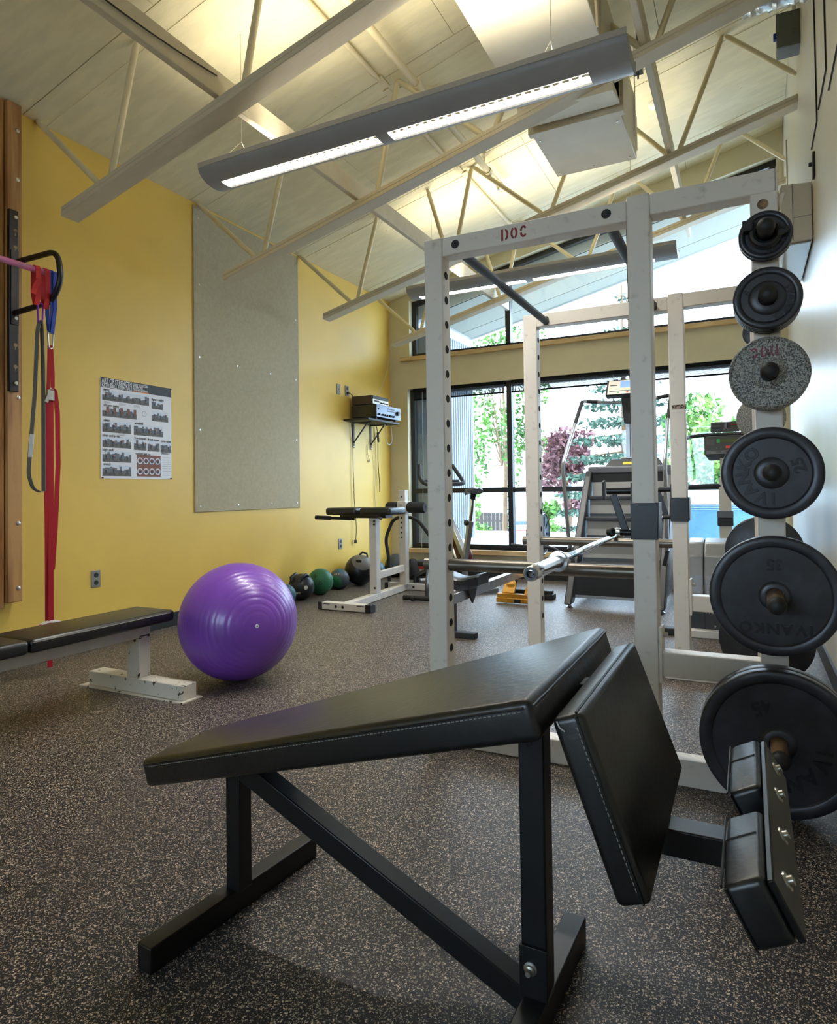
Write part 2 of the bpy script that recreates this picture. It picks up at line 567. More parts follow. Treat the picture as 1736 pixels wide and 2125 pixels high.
# ================================================================== SETTING
XL, XR, YW, YB = -4.024, 0.372, 7.24, -3.0
def zc(x): return 3.42 + 0.25 * (x - XL)          # underside of the roof sheathing
def wtop(x): return 3.40 + 0.21 * (x + 3.74)      # head of the sloping upper window

fl = MB().box(XL - 0.2, XR + 0.2, YB - 0.2, YW + 0.2, -0.12, 0.0)
tag(fl.build('floor', M_floor), kind='structure')

w = MB().box(XL - 0.2, XL, YB - 0.2, YW + 0.2, 0.0, 3.60)
tag(w.build('wall_left', M_yellow), kind='structure')
w = MB().box(XR, XR + 0.2, YB - 0.2, YW + 0.2, 0.0, 4.70)
wr = tag(w.build('wall_right', M_white_wall), kind='structure')
BX0, BX1, BZ0, BZ1 = -3.0, -0.7, 0.9, 2.6      # window added in the unseen wall behind the camera, for cool fill light
w = MB()
w.box(XL, XR, YB - 0.2, YB, 0, BZ0)
w.box(XL, BX0, YB - 0.2, YB, BZ0, BZ1)
w.box(BX1, XR, YB - 0.2, YB, BZ0, BZ1)
w.prism([(XL, BZ1), (XR, BZ1), (XR, zc(XR) + 0.1), (XL, zc(XL) + 0.1)], (0, YB - 0.2, 0), (1, 0, 0), (0, 0, 1), (0, 0.2, 0))
tag(w.build('wall_back', M_cream, angle=20), kind='structure')
w = MB()
for (a0, a1, c0, c1) in ((BX0, BX1, BZ0, BZ0 + 0.05), (BX0, BX1, BZ1 - 0.05, BZ1), (BX0, BX0 + 0.05, BZ0, BZ1), (BX1 - 0.05, BX1, BZ0, BZ1), (-1.88, -1.82, BZ0, BZ1)):
    w.box(a0, a1, YB - 0.14, YB - 0.07, c0, c1)
fill_window = tag(w.build('added_fill_window', M_black_frame), kind='structure')
MB().box(BX0, BX1, YB - 0.11, YB - 0.104, BZ0, BZ1).build('pane', M_glass, fill_window)
w = MB().box(XL - 0.2, XR + 0.2, YB - 1.8, YB - 0.2, 3.0, 3.15)  # added out of view to keep the sun out of the back opening
tag(w.build('added_sun_shield', M_cream), kind='structure')

# window wall: pieces round the two openings (one mesh, real thickness)
UX0, UX1, UZ0 = -3.74, 0.31, 2.69
LX0, LX1, LZ0, LZ1 = -3.775, 0.30, 0.32, 2.295
TH = 0.22
w = MB()
w.prism([(XL, LZ1), (XR, LZ1), (XR, UZ0), (XL, UZ0)], (0, YW, 0), (1, 0, 0), (0, 0, 1), (0, TH, 0))
w.prism([(XL, 0), (XR, 0), (XR, LZ0), (XL, LZ0)], (0, YW, 0), (1, 0, 0), (0, 0, 1), (0, TH, 0))
w.prism([(XL, LZ0), (LX0, LZ0), (LX0, LZ1), (XL, LZ1)], (0, YW, 0), (1, 0, 0), (0, 0, 1), (0, TH, 0))
w.prism([(LX1, LZ0), (XR, LZ0), (XR, LZ1), (LX1, LZ1)], (0, YW, 0), (1, 0, 0), (0, 0, 1), (0, TH, 0))
w.prism([(XL, UZ0), (UX0, UZ0), (UX0, wtop(UX0)), (XL, wtop(XL))], (0, YW, 0), (1, 0, 0), (0, 0, 1), (0, TH, 0))
w.prism([(UX1, UZ0), (XR, UZ0), (XR, wtop(XR)), (UX1, wtop(UX1))], (0, YW, 0), (1, 0, 0), (0, 0, 1), (0, TH, 0))
w.prism([(XL, wtop(XL)), (XR, wtop(XR)), (XR, zc(XR) + 0.1), (XL, zc(XL) + 0.1)], (0, YW, 0), (1, 0, 0), (0, 0, 1), (0, TH, 0))
tag(w.build('wall_far', M_cream, angle=20), kind='structure')

# ceiling: roof deck with plywood sheets hung below it
s = math.hypot(1, 0.25)
def slab(mb, x0, x1, y0, y1, h0, h1):
    vs = []
    for h in (h0, h1):
        for y in (y0, y1):
            for x in (x0, x1):
                vs.append((x, y, zc(x) + h))
    return mb.hexa(vs)
ceil = tag(slab(MB(), XL - 0.25, XR + 0.9, YB - 0.25, YW + TH + 0.05, 0.014, 0.25).build('ceiling', M_ceil_back), kind='structure')
TY0, TDY = 2.567, 1.375                      # first truss in view, truss spacing
bay_edges = [YB] + [TY0 - 0.03 + TDY * k for k in range(-4, 4)] + [YW]
for i in range(len(bay_edges) - 1):
    y0, y1 = bay_edges[i], bay_edges[i + 1]
    cut = [XL, -1.66, XR] if i % 2 else [XL, -2.86, -0.5, XR]
    for a, b in zip(cut[:-1], cut[1:]):
        slab(MB(), a + 0.002, b - 0.002, y0 + 0.003, y1 - 0.003, 0.0, 0.013).build('plywood_sheet', M_ceil, ceil)
        if i > 2:
            nb = MB()
            for q in range(7):
                x = a + (b - a) * random.uniform(0.05, 0.95); y = y0 + (y1 - y0) * random.uniform(0.06, 0.94)
                nb.lathe([(0, 0.004), (0.009, 0.003), (0.011, -0.002)], (x, y, zc(x)), (0.24, 0, -0.97), 8)
            tag(nb.build('nail_head', M_ceil, ceil), kind='stuff')
# thin battens beside the seams along the truss lines
for k in range(-1, 4):
    y = TY0 + 0.06 + TDY * k
    slab(MB(), XL, XR, y + 0.065, y + 0.080, -0.004, 0.001).build('seam_batten', M_ceil, ceil)

# baseboards
b_l = MB().box(XL, XL + 0.013, YB, YW, 0.0, 0.105)
tag(b_l.build('baseboard_left', M_base), kind='structure')
b_r = MB().box(XR - 0.013, XR, YB, YW, 0.0, 0.105)
tag(b_r.build('baseboard_right', M_base), kind='structure')
b_f = MB().box(XL + 0.013, XR - 0.013, YW - 0.013, YW, 0.0, 0.105)
tag(b_f.build('baseboard_far', M_base), kind='structure')

# sills
t = MB().box(XL + 0.17, XR - 0.05, YW - 0.055, YW + 0.10, UZ0 - 0.05, UZ0)
tag(t.build('trim_1', M_sillwood, bevel=0.004), kind='structure')
t = MB().box(XL + 0.17, XR - 0.05, YW - 0.055, YW + 0.10, LZ0 - 0.055, LZ0)
tag(t.build('trim_2', M_sillwood, bevel=0.004), kind='structure')

# windows
FY0, FY1 = YW + 0.085, YW + 0.155
def frame_rect(mb, x0, x1, z0, z1, t_):
    mb.box(x0, x1, FY0, FY1, z0, z0 + t_); mb.box(x0, x1, FY0, FY1, z1 - t_, z1)
    mb.box(x0, x0 + t_, FY0, FY1, z0 + t_, z1 - t_); mb.box(x1 - t_, x1, FY0, FY1, z0 + t_, z1 - t_)
MUL = [-2.475, -1.09]
w1 = MB()
t_ = 0.055
w1.box(UX0, UX1, FY0, FY1, UZ0, UZ0 + t_)
w1.prism([(UX0, wtop(UX0)), (UX1, wtop(UX1)), (UX1, wtop(UX1) - t_), (UX0, wtop(UX0) - t_)], (0, FY0, 0), (1, 0, 0), (0, 0, 1), (0, FY1 - FY0, 0))
w1.prism([(UX0, UZ0 + t_), (UX0 + t_, UZ0 + t_), (UX0 + t_, wtop(UX0 + t_) - t_), (UX0, wtop(UX0) - t_)], (0, FY0, 0), (1, 0, 0), (0, 0, 1), (0, FY1 - FY0, 0))
w1.prism([(UX1 - t_, UZ0 + t_), (UX1, UZ0 + t_), (UX1, wtop(UX1) - t_), (UX1 - t_, wtop(UX1 - t_) - t_)], (0, FY0, 0), (1, 0, 0), (0, 0, 1), (0, FY1 - FY0, 0))
window1 = tag(w1.build('window_1', M_black_frame), kind='structure')
for mx_ in MUL:
    m_ = MB().prism([(mx_ - 0.03, UZ0 + t_), (mx_ + 0.03, UZ0 + t_), (mx_ + 0.03, wtop(mx_ + 0.03) - t_), (mx_ - 0.03, wtop(mx_ - 0.03) - t_)],
                    (0, FY0 - 0.02, 0), (1, 0, 0), (0, 0, 1), (0, FY1 - FY0 + 0.02, 0))
    m_.build('mullion', M_black_frame, window1)
xs = [UX0 + t_] + sum([[a - 0.03, a + 0.03] for a in MUL], []) + [UX1 - t_]
for a, b in zip(xs[::2], xs[1::2]):
    p = MB().prism([(a, UZ0 + t_), (b, UZ0 + t_), (b, wtop(b) - t_), (a, wtop(a) - t_)], (0, FY0 + 0.03, 0), (1, 0, 0), (0, 0, 1), (0, 0.006, 0))
    p.build('pane', M_glass, window1)
w2 = MB()
frame_rect(w2, LX0, LX1, LZ0, LZ1, t_)
window2 = tag(w2.build('window_2', M_black_frame), kind='structure')
TZ0, TZ1 = 0.995, 1.052
for mx_ in MUL:
    MB().box(mx_ - 0.03, mx_ + 0.03, FY0 - 0.02, FY1, LZ0 + t_, LZ1 - t_).build('mullion', M_black_frame, window2)
xs = [LX0 + t_] + sum([[a - 0.03, a + 0.03] for a in MUL], []) + [LX1 - t_]
for a, b in zip(xs[::2], xs[1::2]):
    MB().box(a, b, FY0, FY1, TZ0, TZ1).build('transom', M_black_frame, window2)
    MB().box(a, b, FY0 + 0.03, FY0 + 0.036, LZ0 + t_, TZ0).build('pane', M_glass, window2)
    MB().box(a, b, FY0 + 0.03, FY0 + 0.036, TZ1, LZ1 - t_).build('pane', M_glass, window2)

# raised venetian blinds in the heads of the lower window
slat_me = only_mesh(MB().box(-0.62, 0.62, -0.0125, 0.0125, -0.0009, 0.0009), 'slat', M_blind)
bl_labels = ['raised black blind at the left bay of the lower window', 'raised black blind at the middle bay of the lower window',
             'raised black blind at the right bay of the lower window']
for k, (a, b) in enumerate(zip(xs[::2], xs[1::2])):
    bl = thing('venetian_blind', bl_labels[k], 'blind', ((a + b) / 2, YW + 0.04, LZ1 - 0.16), 'raised window blinds')
    MB().box(a + 0.01, b - 0.01, YW + 0.02, YW + 0.06, LZ1 - 0.042, LZ1 - 0.002).build('headrail', M_blind, bl)
    for q in range(11):
        inst(slat_me, 'slat', bl, ((a + b) / 2, YW + 0.04, LZ1 - 0.050 - 0.0068 * q), scale=((b - a - 0.03) / 1.24, 1, 1))
    MB().box(a + 0.015, b - 0.015, YW + 0.027, YW + 0.053, LZ1 - 0.142, LZ1 - 0.124).build('bottom_rail', M_blind, bl)
    for fx in (0.12, 0.88):
        x = a + (b - a) * fx
        MB().box(x - 0.003, x + 0.003, YW + 0.022, YW + 0.027, LZ1 - 0.143, LZ1 - 0.04).build('ladder_tape', M_grey, bl)
    if k == 0:
        MB().tube([(a + 0.14, YW + 0.02, LZ1 - 0.05), (a + 0.14, YW + 0.02, 1.2), (a + 0.145, YW - 0.06, 0.40), (a + 0.15, YW - 0.065, 0.2)], 0.0022, 6).build('pull_cord', M_wirew, bl)

# ------------------------------------------------------------------ roof trusses
tr_names = ['nearest roof truss, its bottom chord ending over the poster', 'second roof truss, its chord ending in front of the grey board',
            'third roof truss, its chord ending right of the grey board', 'farthest roof truss, running just in front of the upper window']
def chord_z(x): return 2.725 + 0.25 * (x + 3.69)     # underside of the bottom chord
webs = [(-3.37, -4.02), (-3.37, -3.10), (-2.34, -2.57), (-2.34, -2.13), (-1.46, -2.13), (-1.46, -1.08), (-0.46, -1.02), (-0.46, -0.10), (0.10, -0.10)]
for k in range(4):
    y0 = TY0 + TDY * k
    tr = thing('roof_truss', tr_names[k], 'roof truss', (XL, y0 + 0.06, 3.0), 'open web roof trusses')
    xa, xb = -3.70, XR
    for (h0, h1, ins) in ((0.0, 0.030, 0.0), (0.0315, 0.060, 0.002)):
        m_ = MB()
        vs = []
        for h in (h0, h1):
            for y in (y0 + ins, y0 + 0.12 - ins):
                for x in (xa, xb):
                    vs.append((x, y, chord_z(x) + h))
        m_.hexa(vs).build('bottom_chord', M_truss, tr, bevel=0.003, seg=1)
    for (bx, tx) in webs:
        if tx == -2.57 and k < 2: continue
        if bx == 0.10: p, q = (XR - 0.005, y0 + 0.06, 3.97), (-0.08, y0 + 0.06, zc(-0.08) - 0.01)
        else: p, q = (bx + (0.03 if tx > bx else -0.03), y0 + 0.06, chord_z(bx) + 0.055), (tx, y0 + 0.06, zc(tx) + 0.005)
        p, q = Vector(p), Vector(q)
        m_ = MB().tube([p, p.lerp(q, 0.06), p.lerp(q, 0.94), q], [0.012, 0.0195, 0.0195, 0.012], 10)
        m_.build('web_tube', M_web, tr)

# bridging boards along the room, standing on the truss chords
def ybeam(x0, x1, z0, z1, ya, yb, label):
    return single('bridging_board', MB().box(x0, x1, ya, yb, z0, z1), M_truss, label, 'beam', 'bridging boards between trusses', bevel=0.004, seg=1)
ybeam(-2.47, -2.43, chord_z(-2.43) + 0.062, chord_z(-2.43) + 0.195, 0.6, YW, 'long cream bridging board lying over the truss chords on the left')
ybeam(-0.51, -0.47, chord_z(-0.47) + 0.062, chord_z(-0.47) + 0.21, 0.6, YW, 'long cream bridging board beside the air duct on the right')
cable = MB()
pts = [(-2.422, y, 3.20 - 0.05 * math.sin((y - 1.2) / 1.4 * PI)) for y in np.linspace(1.25, 2.55, 10)]
cable.tube(pts, 0.004, 6)
single('cable', cable, M_wireb, 'thin dark cable sagging along the left bridging board', 'cable')

# thin tubes flattened at the ends, under the ceiling
for k, (y0, y1) in enumerate([(1.30, 2.62), (2.64, 3.98), (4.0, 5.36), (5.38, 6.74)]):
    x = -2.225 + 0.02 * (k % 2)
    lb = ['tube brace under the ceiling nearest the camera', 'tube brace under the ceiling between first and second truss',
          'tube brace under the ceiling between second and third truss', 'tube brace under the ceiling nearest the window'][k]
    b_ = thing('tube_brace', lb, 'brace', (x, (y0 + y1) / 2, zc(x) - 0.04), 'ceiling tube braces')
    MB().tube([(x, y0 + 0.1, zc(x) - 0.02), (x, y0 + 0.2, zc(x) - 0.03), (x, y1 - 0.2, zc(x) - 0.03), (x, y1 - 0.1, zc(x) - 0.02)], [0.01, 0.019, 0.019, 0.01], 10).build('tube', M_web, b_)
    for (ya, yb) in ((y0, y0 + 0.12), (y1 - 0.12, y1)):
        slab(MB(), x - 0.022, x + 0.022, ya, yb, -0.016, -0.008).build('end_tab', M_web, b_)

# sprinkler pipe
sp = thing('sprinkler_pipe', 'cream sprinkler pipe hung below the ceiling on rods', 'pipe', (-1.96, 4.4, 3.75))
px, pz = -1.965, 3.80
MB().tube([(px, 0.6, pz), (px, 5.72, pz)], 0.026, 12).build('pipe', M_web, sp)
for y in (3.98, 5.35, 5.66):
    MB().cyl((px, y - 0.03, pz), (px, y + 0.03, pz), 0.033, 14).build('coupling', M_web, sp)
MB().cyl((px, 5.72, pz), (px, 5.80, pz), 0.031, 14, 0.03).build('end_cap', M_web, sp)
MB().tube([(px, 5.6, pz), (px, 5.6, pz - 0.06)], 0.01, 8).lathe([(0, 0), (0.018, 0.0), (0.018, 0.004), (0, 0.006)], (px, 5.6, pz - 0.06), (0, 0, -1), 12).build('sprinkler_head', M_steel, sp)
for y in (3.1, 4.0 + 0.25, 5.25):
    x = px + 0.03
    MB().tube([(px, y, pz + 0.024), (px, y, zc(px) - 0.001)], 0.006, 6).lathe([(0, 0), (0.02, 0), (0.02, 0.01)], (px, y, zc(px) - 0.003), (0, 0, -1), 10).build('hanger_rod', M_web, sp)

# smoke detector
sd = MB().lathe([(0, 0.035), (0.045, 0.03), (0.06, 0.012), (0.062, 0)], (-0.63, 5.80, zc(-0.63) - 0.002), (0.24, 0, -0.97), 24)
single('smoke_detector', sd, M_valve, 'small round white smoke detector on the ceiling by the duct', 'detector')

# air duct
du = thing('air_duct', 'boxy cream sheet metal air duct hung through the trusses', 'duct', (-0.98, 3.4, 3.5))
MB().box(-1.275, -0.675, 0.7, 3.68, 3.50, 3.90).build('duct_section', M_duct, du, bevel=0.004, seg=1)
MB().box(-1.285, -0.665, 3.64, 3.70, 3.492, 3.908).build('flange', M_duct, du, bevel=0.003, seg=1)
MB().box(-1.275, -0.675, 3.70, 4.24, 3.47, 3.88).build('duct_section', M_duct, du, bevel=0.004, seg=1)
MB().hexa([(-1.275, 4.02, 3.42), (-0.675, 4.02, 3.42), (-1.275, 4.26, 3.46), (-0.675, 4.26, 3.46), (-1.275, 4.02, 3.47), (-0.675, 4.02, 3.47), (-1.275, 4.26, 3.87), (-0.675, 4.26, 3.87)]).build('transition', M_duct, du, bevel=0.003, seg=1)
MB().box(-1.29, -0.66, 4.30, 4.36, 3.435, 3.90).build('flange', M_duct, du, bevel=0.003, seg=1)
MB().box(-1.27, -0.68, 4.36, 5.00, 3.44, 3.89).build('access_box', M_duct, du, bevel=0.005, seg=1)
MB().hexa([(-1.20, 5.0, 3.46), (-0.70, 5.0, 3.50), (-1.10, 5.20, 3.55), (-0.70, 5.20, 3.60), (-1.20, 5.0, 3.86), (-0.70, 5.0, 3.86), (-1.10, 5.20, 3.86), (-0.70, 5.20, 3.86)]).build('end_boot', M_duct, du, bevel=0.003, seg=1)
scr = only_mesh(MB().lathe([(0, 0.004), (0.007, 0.004), (0.008, 0)], (0, 0, 0), (0, 0, -1), 8), 'screw', M_steel)
for x, y in ((-1.24, 4.42), (-0.72, 4.42), (-1.24, 4.94), (-0.72, 4.94), (-0.98, 4.95)):
    inst(scr, 'screw', du, (x, y, 3.44))
for y in (1.4, 3.55, 4.9):
    MB().bar((-0.672, y, 3.55), (-0.672, y, zc(-0.672)), 0.03, 0.004, (1, 0, 0)).build('hanger_strap', M_duct, du)
dc = MB().tube(fillet([(-0.66, 2.2, 3.95), (-0.655, 2.9, 3.70), (-0.655, 3.35, 3.66), (-0.655, 3.45, 3.52), (-0.655, 3.46, 3.44)], 0.08), 0.007, 8)
single('conduit', dc, M_web, 'thin cream conduit bent round the end of the duct', 'conduit')
for x, y, lb in ((-0.60, 3.40, 'small steel beam clamp over the near end of the duct'), (-0.60, 4.55, 'small steel beam clamp beside the duct access box')):
    mc = MB().box(x - 0.03, x + 0.03, y - 0.03, y + 0.03, 3.80, 3.86).tube([(x, y, 3.76), (x, y, zc(x))], 0.006, 6)
    single('beam_clamp', mc, M_boxgrey, lb, 'clamp', 'beam clamps by the duct')

# flexible duct and electrical box high in the far right corner
fd = MB()
prof = [(0.001, 0.0)] + [(0.135 + 0.009 * (i % 2), 0.022 * i) for i in range(16)] + [(0.10, 0.345), (0.001, 0.35)]
fd.lathe(prof, (XR - 0.004, 4.205, 3.885), (-1, 0.10, 0.10), 26)
fd.v = [(p[0], p[1] + random.uniform(-0.007, 0.007), p[2] + random.uniform(-0.007, 0.007)) for p in fd.v]
single('flexible_duct', fd, M_foil, 'crinkled silver flexible duct at the top right corner', 'duct')
eb = thing('electrical_box', 'grey steel electrical box high on the right wall under the foil duct', 'electrical box', (XR - 0.07, 5.0, 3.96))
MB().box(XR - 0.137, XR, 4.98, 5.12, 3.955, 4.19).build('case', M_boxgrey, eb, bevel=0.003, seg=1)
MB().box(XR - 0.139, XR - 0.066, 4.974, 4.98, 3.957, 4.188).build('door', M_boxgrey, eb)
MB().box(XR - 0.155, XR - 0.137, 5.02, 5.05, 4.05, 4.09).build('switch_lever', M_blue, eb)
MB().tube(fillet([(XR - 0.03, 5.04, 4.19), (XR - 0.03, 5.04, 4.26), (XR - 0.02, 5.2, 4.34)], 0.04), 0.012, 8).build('conduit', M_steel, eb)
for z in (3.99, 4.03, 4.07):
    MB().lathe([(0, 0.003), (0.011, 0.002), (0.012, 0)], (XR - 0.03, 4.978, z), (0, -1, 0), 12).build('knockout', M_boxgrey, eb)

# right wall: acoustic panels, sensor, wall air conditioner
pn = [('pale acoustic panel high on the right wall, nearest the window', 4.06, 4.39, 2.97), ('middle pale acoustic panel high on the right wall', 3.60, 3.97, 2.985),
      ('pale acoustic panel high on the right wall, nearest the camera', 3.12, 3.52, 2.84)]
for lb, ya, yb, z in pn:
    single('wall_panel', MB().box(XR - 0.006, XR, ya, yb, z, 4.38), M_white_wall, lb, 'wall panel', 'acoustic panels on the right wall', bevel=0.002, seg=1)
    q = MB().box(XR - 0.0075, XR - 0.0002, ya - 0.004, ya - 0.001, z - 0.004, 4.38).box(XR - 0.0075, XR - 0.0002, ya - 0.004, yb, z - 0.004, z - 0.001)
    q.build('shadow_gap', M_dark, wr)
so = thing('thermostat', 'slim black thermostat strip on the right wall', 'thermostat', (XR, 4.27, 2.75))
MB().box(XR - 0.012, XR, 4.24, 4.30, 2.752, 2.89).build('plate', M_blackm, so, bevel=0.002, seg=1)
MB().cyl((XR - 0.012, 4.27, 2.83), (XR - 0.03, 4.27, 2.83), 0.012, 10).build('knob', M_blackm, so)
ac = thing('air_conditioner', 'cream wall air conditioner high on the right wall beyond the rack', 'air conditioner', (0.29, 4.9, 2.46))
MB().prism([(XR - 0.004, 2.80), (0.215, 2.815), (0.205, 2.79), (0.205, 2.475), (0.22, 2.46), (XR - 0.004, 2.465)], (0, 4.44, 0), (1, 0, 0), (0, 0, 1), (0, 0.92, 0)).build('case', M_ac, ac, bevel=0.004, seg=2)
MB().box(0.225, XR - 0.01, 4.46, 5.34, 2.452, 2.461).build('bottom_grille', M_acgloss, ac, bevel=0.002, seg=1)
MB().box(0.268, 0.2705, 4.437, 4.441, 2.47, 2.81).build('seam', M_grey, ac)
MB().box(0.268, XR - 0.006, 4.437, 4.441, 2.605, 2.607).build('seam', M_grey, ac)
for q in range(4):
    MB().box(0.2035, 0.206, 4.52, 5.28, 2.50 + q * 0.013, 2.506 + q * 0.013).build('louver', M_blackm, ac)
MB().tube([(0.25, 4.55, 2.81), (0.255, 4.6, 3.15)], 0.005, 6).build('hanger_wire', M_steel, ac)

# ------------------------------------------------------------------ left wall: board, poster, outlets
gb = thing('wall_board', 'tall grey fibre board screwed to the yellow wall', 'board', (XL, 4.64, 0.875))
MB().box(XL, XL + 0.012, 3.945, 5.34, 0.875, 3.40).build('sheet', M_panel, gb, bevel=0.002, seg=1)
for y in (4.0, 4.45, 4.9, 5.29):
    for z in (0.92, 1.55, 2.15, 2.75, 3.3):
        if (y in (4.45, 4.9)) and z in (1.55, 2.75): continue
        MB().lathe([(0, 0.004), (0.008, 0.003), (0.010, 0)], (XL + 0.012, y, z), (1, 0, 0), 8).build('screw', M_steel, gb)

po = thing('poster', 'white exercise poster with rows of small photos on the yellow wall', 'poster', (XL, 3.39, 1.14))
PY0, PY1, PZ0, PZ1 = 3.083, 3.709, 1.140, 1.850
PX = XL + 0.004
MB().box(XL, PX, PY0, PY1, PZ0, PZ1).build('sheet', M_paper, po)
def pq(y0, y1, z0, z1, d, m, name):          # flat print: y,z as fractions of the sheet
    Y0, Y1 = PY0 + (PY1 - PY0) * y0, PY0 + (PY1 - PY0) * y1
    Z1, Z0 = PZ1 - (PZ1 - PZ0) * z0, PZ1 - (PZ1 - PZ0) * z1
    return MB().box(PX, PX + 0.0003 * d, Y0, Y1, Z0, Z1).build(name, m, po)
pq(0, 1, 0.0, 0.098, 1, M_ink, 'header_band')
pq(0.43, 0.66, 0.088, 0.098, 2, M_orange, 'orange_stripe')
def ptext(s_, y, z, size, m, bold=0.0, wf=None):
    o = (PX + 0.0012, PY0 + (PY1 - PY0) * y, PZ1 - (PZ1 - PZ0) * z)
    return place_text('lettering', s_, size, 0.0002, m, po, o, (0, 1, 0), (0, 0, 1), bold=bold, width=wf * (PY1 - PY0) if wf else None)
ptext('ART OF STRENGTH', 0.215, 0.033, 0.050, M_inkw, 0.0008, 0.40)
ptext('KETTLEBELL ESSENTIALS', 0.215, 0.078, 0.036, M_inkw, 0.0006, 0.40)
ptext('GUIDE TO SUCCESS', 0.535, 0.026, 0.024, M_inkw, 0.0004, 0.21)
ptext('EXERCISE', 0.50, 0.052, 0.024, M_inkw, 0.0004, 0.14)
ptext('TRAINING SERIES', 0.535, 0.077, 0.021, M_inkw, 0.0003, 0.21)
def photo(y0, y1, z0, z1, n, seed, brick=False):
    rr = random.Random(seed)
    Y0, Y1 = PY0 + (PY1 - PY0) * y0, PY0 + (PY1 - PY0) * y1
    Z1, Z0 = PZ1 - (PZ1 - PZ0) * z0, PZ1 - (PZ1 - PZ0) * z1
    mb = MB(); h = Z1 - Z0; x = PX
    def q(a, b, c, d, layer, mi): mb.box(x, x + 0.0002 * layer, a, b, c, d, mi)
    q(Y0, Y1, Z0, Z1, 1, 0)
    q(Y0, Y1, Z0, Z0 + 0.36 * h, 2, 2)
    cell = (Y1 - Y0) / n
    for i in range(n):
        a = Y0 + i * cell
        for j in range(3):
            ya = a + cell * (j / 3.0); q(ya, ya + cell / 3, Z0 + 0.34 * h, Z0 + h * rr.uniform(0.48, 0.92), 2.5, 1)
        if brick: q(a + cell * 0.55, a + cell * 0.95, Z0 + 0.34 * h, Z1, 2.8, 3)
        c = a + cell * rr.uniform(0.42, 0.58); tall = rr.uniform(0.5, 0.72) * h; wd = cell * 0.13
        zb = Z0 + 0.14 * h
        mb.prism([(c - wd * 1.3, zb), (c - wd * 0.4, zb + tall * 0.42), (c + wd * 0.4, zb + tall * 0.42), (c + wd * 1.3, zb), (c + wd * 0.7, zb), (c, zb + tall * 0.3), (c - wd * 0.7, zb)], (x, 0, 0), (0, 1, 0), (0, 0, 1), (0.0008, 0, 0), 4)
        mb.prism([(c - wd * 0.7, zb + tall * 0.38), (c + wd * 0.7, zb + tall * 0.38), (c + wd, zb + tall * 0.8), (c - wd, zb + tall * 0.8)], (x, 0, 0), (0, 1, 0), (0, 0, 1), (0.0009, 0, 0), 4)
        mb.prism([(c + wd * 0.45 * math.cos(t), zb + tall * 0.9 + wd * 0.5 * math.sin(t)) for t in np.linspace(0, 2 * PI, 7)[:-1]], (x, 0, 0), (0, 1, 0), (0, 0, 1), (0.001, 0, 0), 5)
        if rr.random() < 0.6: mb.prism([(c + wd, zb + tall * 0.75), (c + wd * 2.4, zb + tall * rr.uniform(0.7, 1.1)), (c + wd * 2.4, zb + tall * 0.68), (c + wd, zb + tall * 0.65)], (x, 0, 0), (0, 1, 0), (0, 0, 1), (0.001, 0, 0), 5)
    return mb.build('printed_photo', [M_photo_sky, M_photo_city, M_photo_floor, M_photo_brick, M_photo_fig, M_photo_skin], po, smooth=False)
photo(0.02, 0.66, 0.125, 0.225, 7, 1); photo(0.70, 0.87, 0.165, 0.25, 2, 2); photo(0.70, 0.95, 0.275, 0.38, 3, 3)
photo(0.02, 0.48, 0.285, 0.385, 5, 4, True); photo(0.02, 0.40, 0.43, 0.54, 4, 5); photo(0.44, 0.87, 0.43, 0.545, 5, 6)
photo(0.02, 0.40, 0.58, 0.69, 4, 7); photo(0.44, 0.62, 0.585, 0.70, 2, 8); photo(0.635, 0.815, 0.59, 0.705, 2, 9); photo(0.83, 0.995, 0.60, 0.71, 2, 10)
photo(0.02, 0.40, 0.725, 0.835, 4, 11); photo(0.02, 0.40, 0.865, 0.975, 4, 12)
pq(0.48, 0.83, 0.75, 0.975, 1, M_photo_brick, 'printed_photo')
for i in range(4):
    for j in range(2):
        y = PY0 + (PY1 - PY0) * (0.525 + 0.087 * i); z = PZ1 - (PZ1 - PZ0) * (0.81 + 0.11 * j)
        mb = MB().lathe([(0.0165, 0.0012), (0.0245, 0.0012), (0.0245, 0.0002)], (PX, y, z), (1, 0, 0), 20)
        mb.build('printed_ring', M_photo_sky, po)
        MB().lathe([(0, 0.001), (0.009, 0.001), (0.011, 0.0005)], (PX, y, z - 0.006), (1, 0, 0), 10).build('printed_figure', M_photo_fig, po)
for s_, y, z in (('swing', 0.075, 0.118), ('figure eight', 0.79, 0.148), ('one arm swing', 0.135, 0.272), ('clean', 0.075, 0.422), ('windmill', 0.51, 0.422),
                 ('clean and press', 0.135, 0.572), ('front squat', 0.53, 0.575), ('front squat', 0.725, 0.58), ('sumo squat', 0.91, 0.588), ('high pull', 0.09, 0.715), ('snatch', 0.08, 0.857), ('turkish get up', 0.57, 0.738)):
    ptext(s_, y, z, 0.026, M_ink, 0.0004, 0.0155 * len(s_))
mb = MB().lathe([(0.017, 0.0008), (0.021, 0.0008), (0.021, 0.0002)], (PX, PY0 + (PY1 - PY0) * 0.59, PZ1 - (PZ1 - PZ0) * 0.315), (1, 0, 0), 20)
mb.build('round_seal', M_gtext, po)
mb = MB()
for k in range(34):
    rr = random.random()
    y, z, l = [(0.04 + 0.1 * (k % 6), 0.238 + 0.009 * (k // 12), 0.09), (0.86, 0.76 + 0.006 * k, 0.13), (0.03 + 0.1 * (k % 4), 0.548 + 0.012 * (k // 20), 0.085), (0.45 + 0.13 * (k % 4), 0.715 + 0.008 * (k // 12), 0.11)][k % 4]
    Y0 = PY0 + (PY1 - PY0) * y; Z = PZ1 - (PZ1 - PZ0) * min(z, 0.985)
    mb.box(PX, PX + 0.0004, Y0, Y0 + l * (PY1 - PY0), Z - 0.0014, Z + 0.0014)
tag(mb.build('small_print', M_gtext, po), kind='stuff')
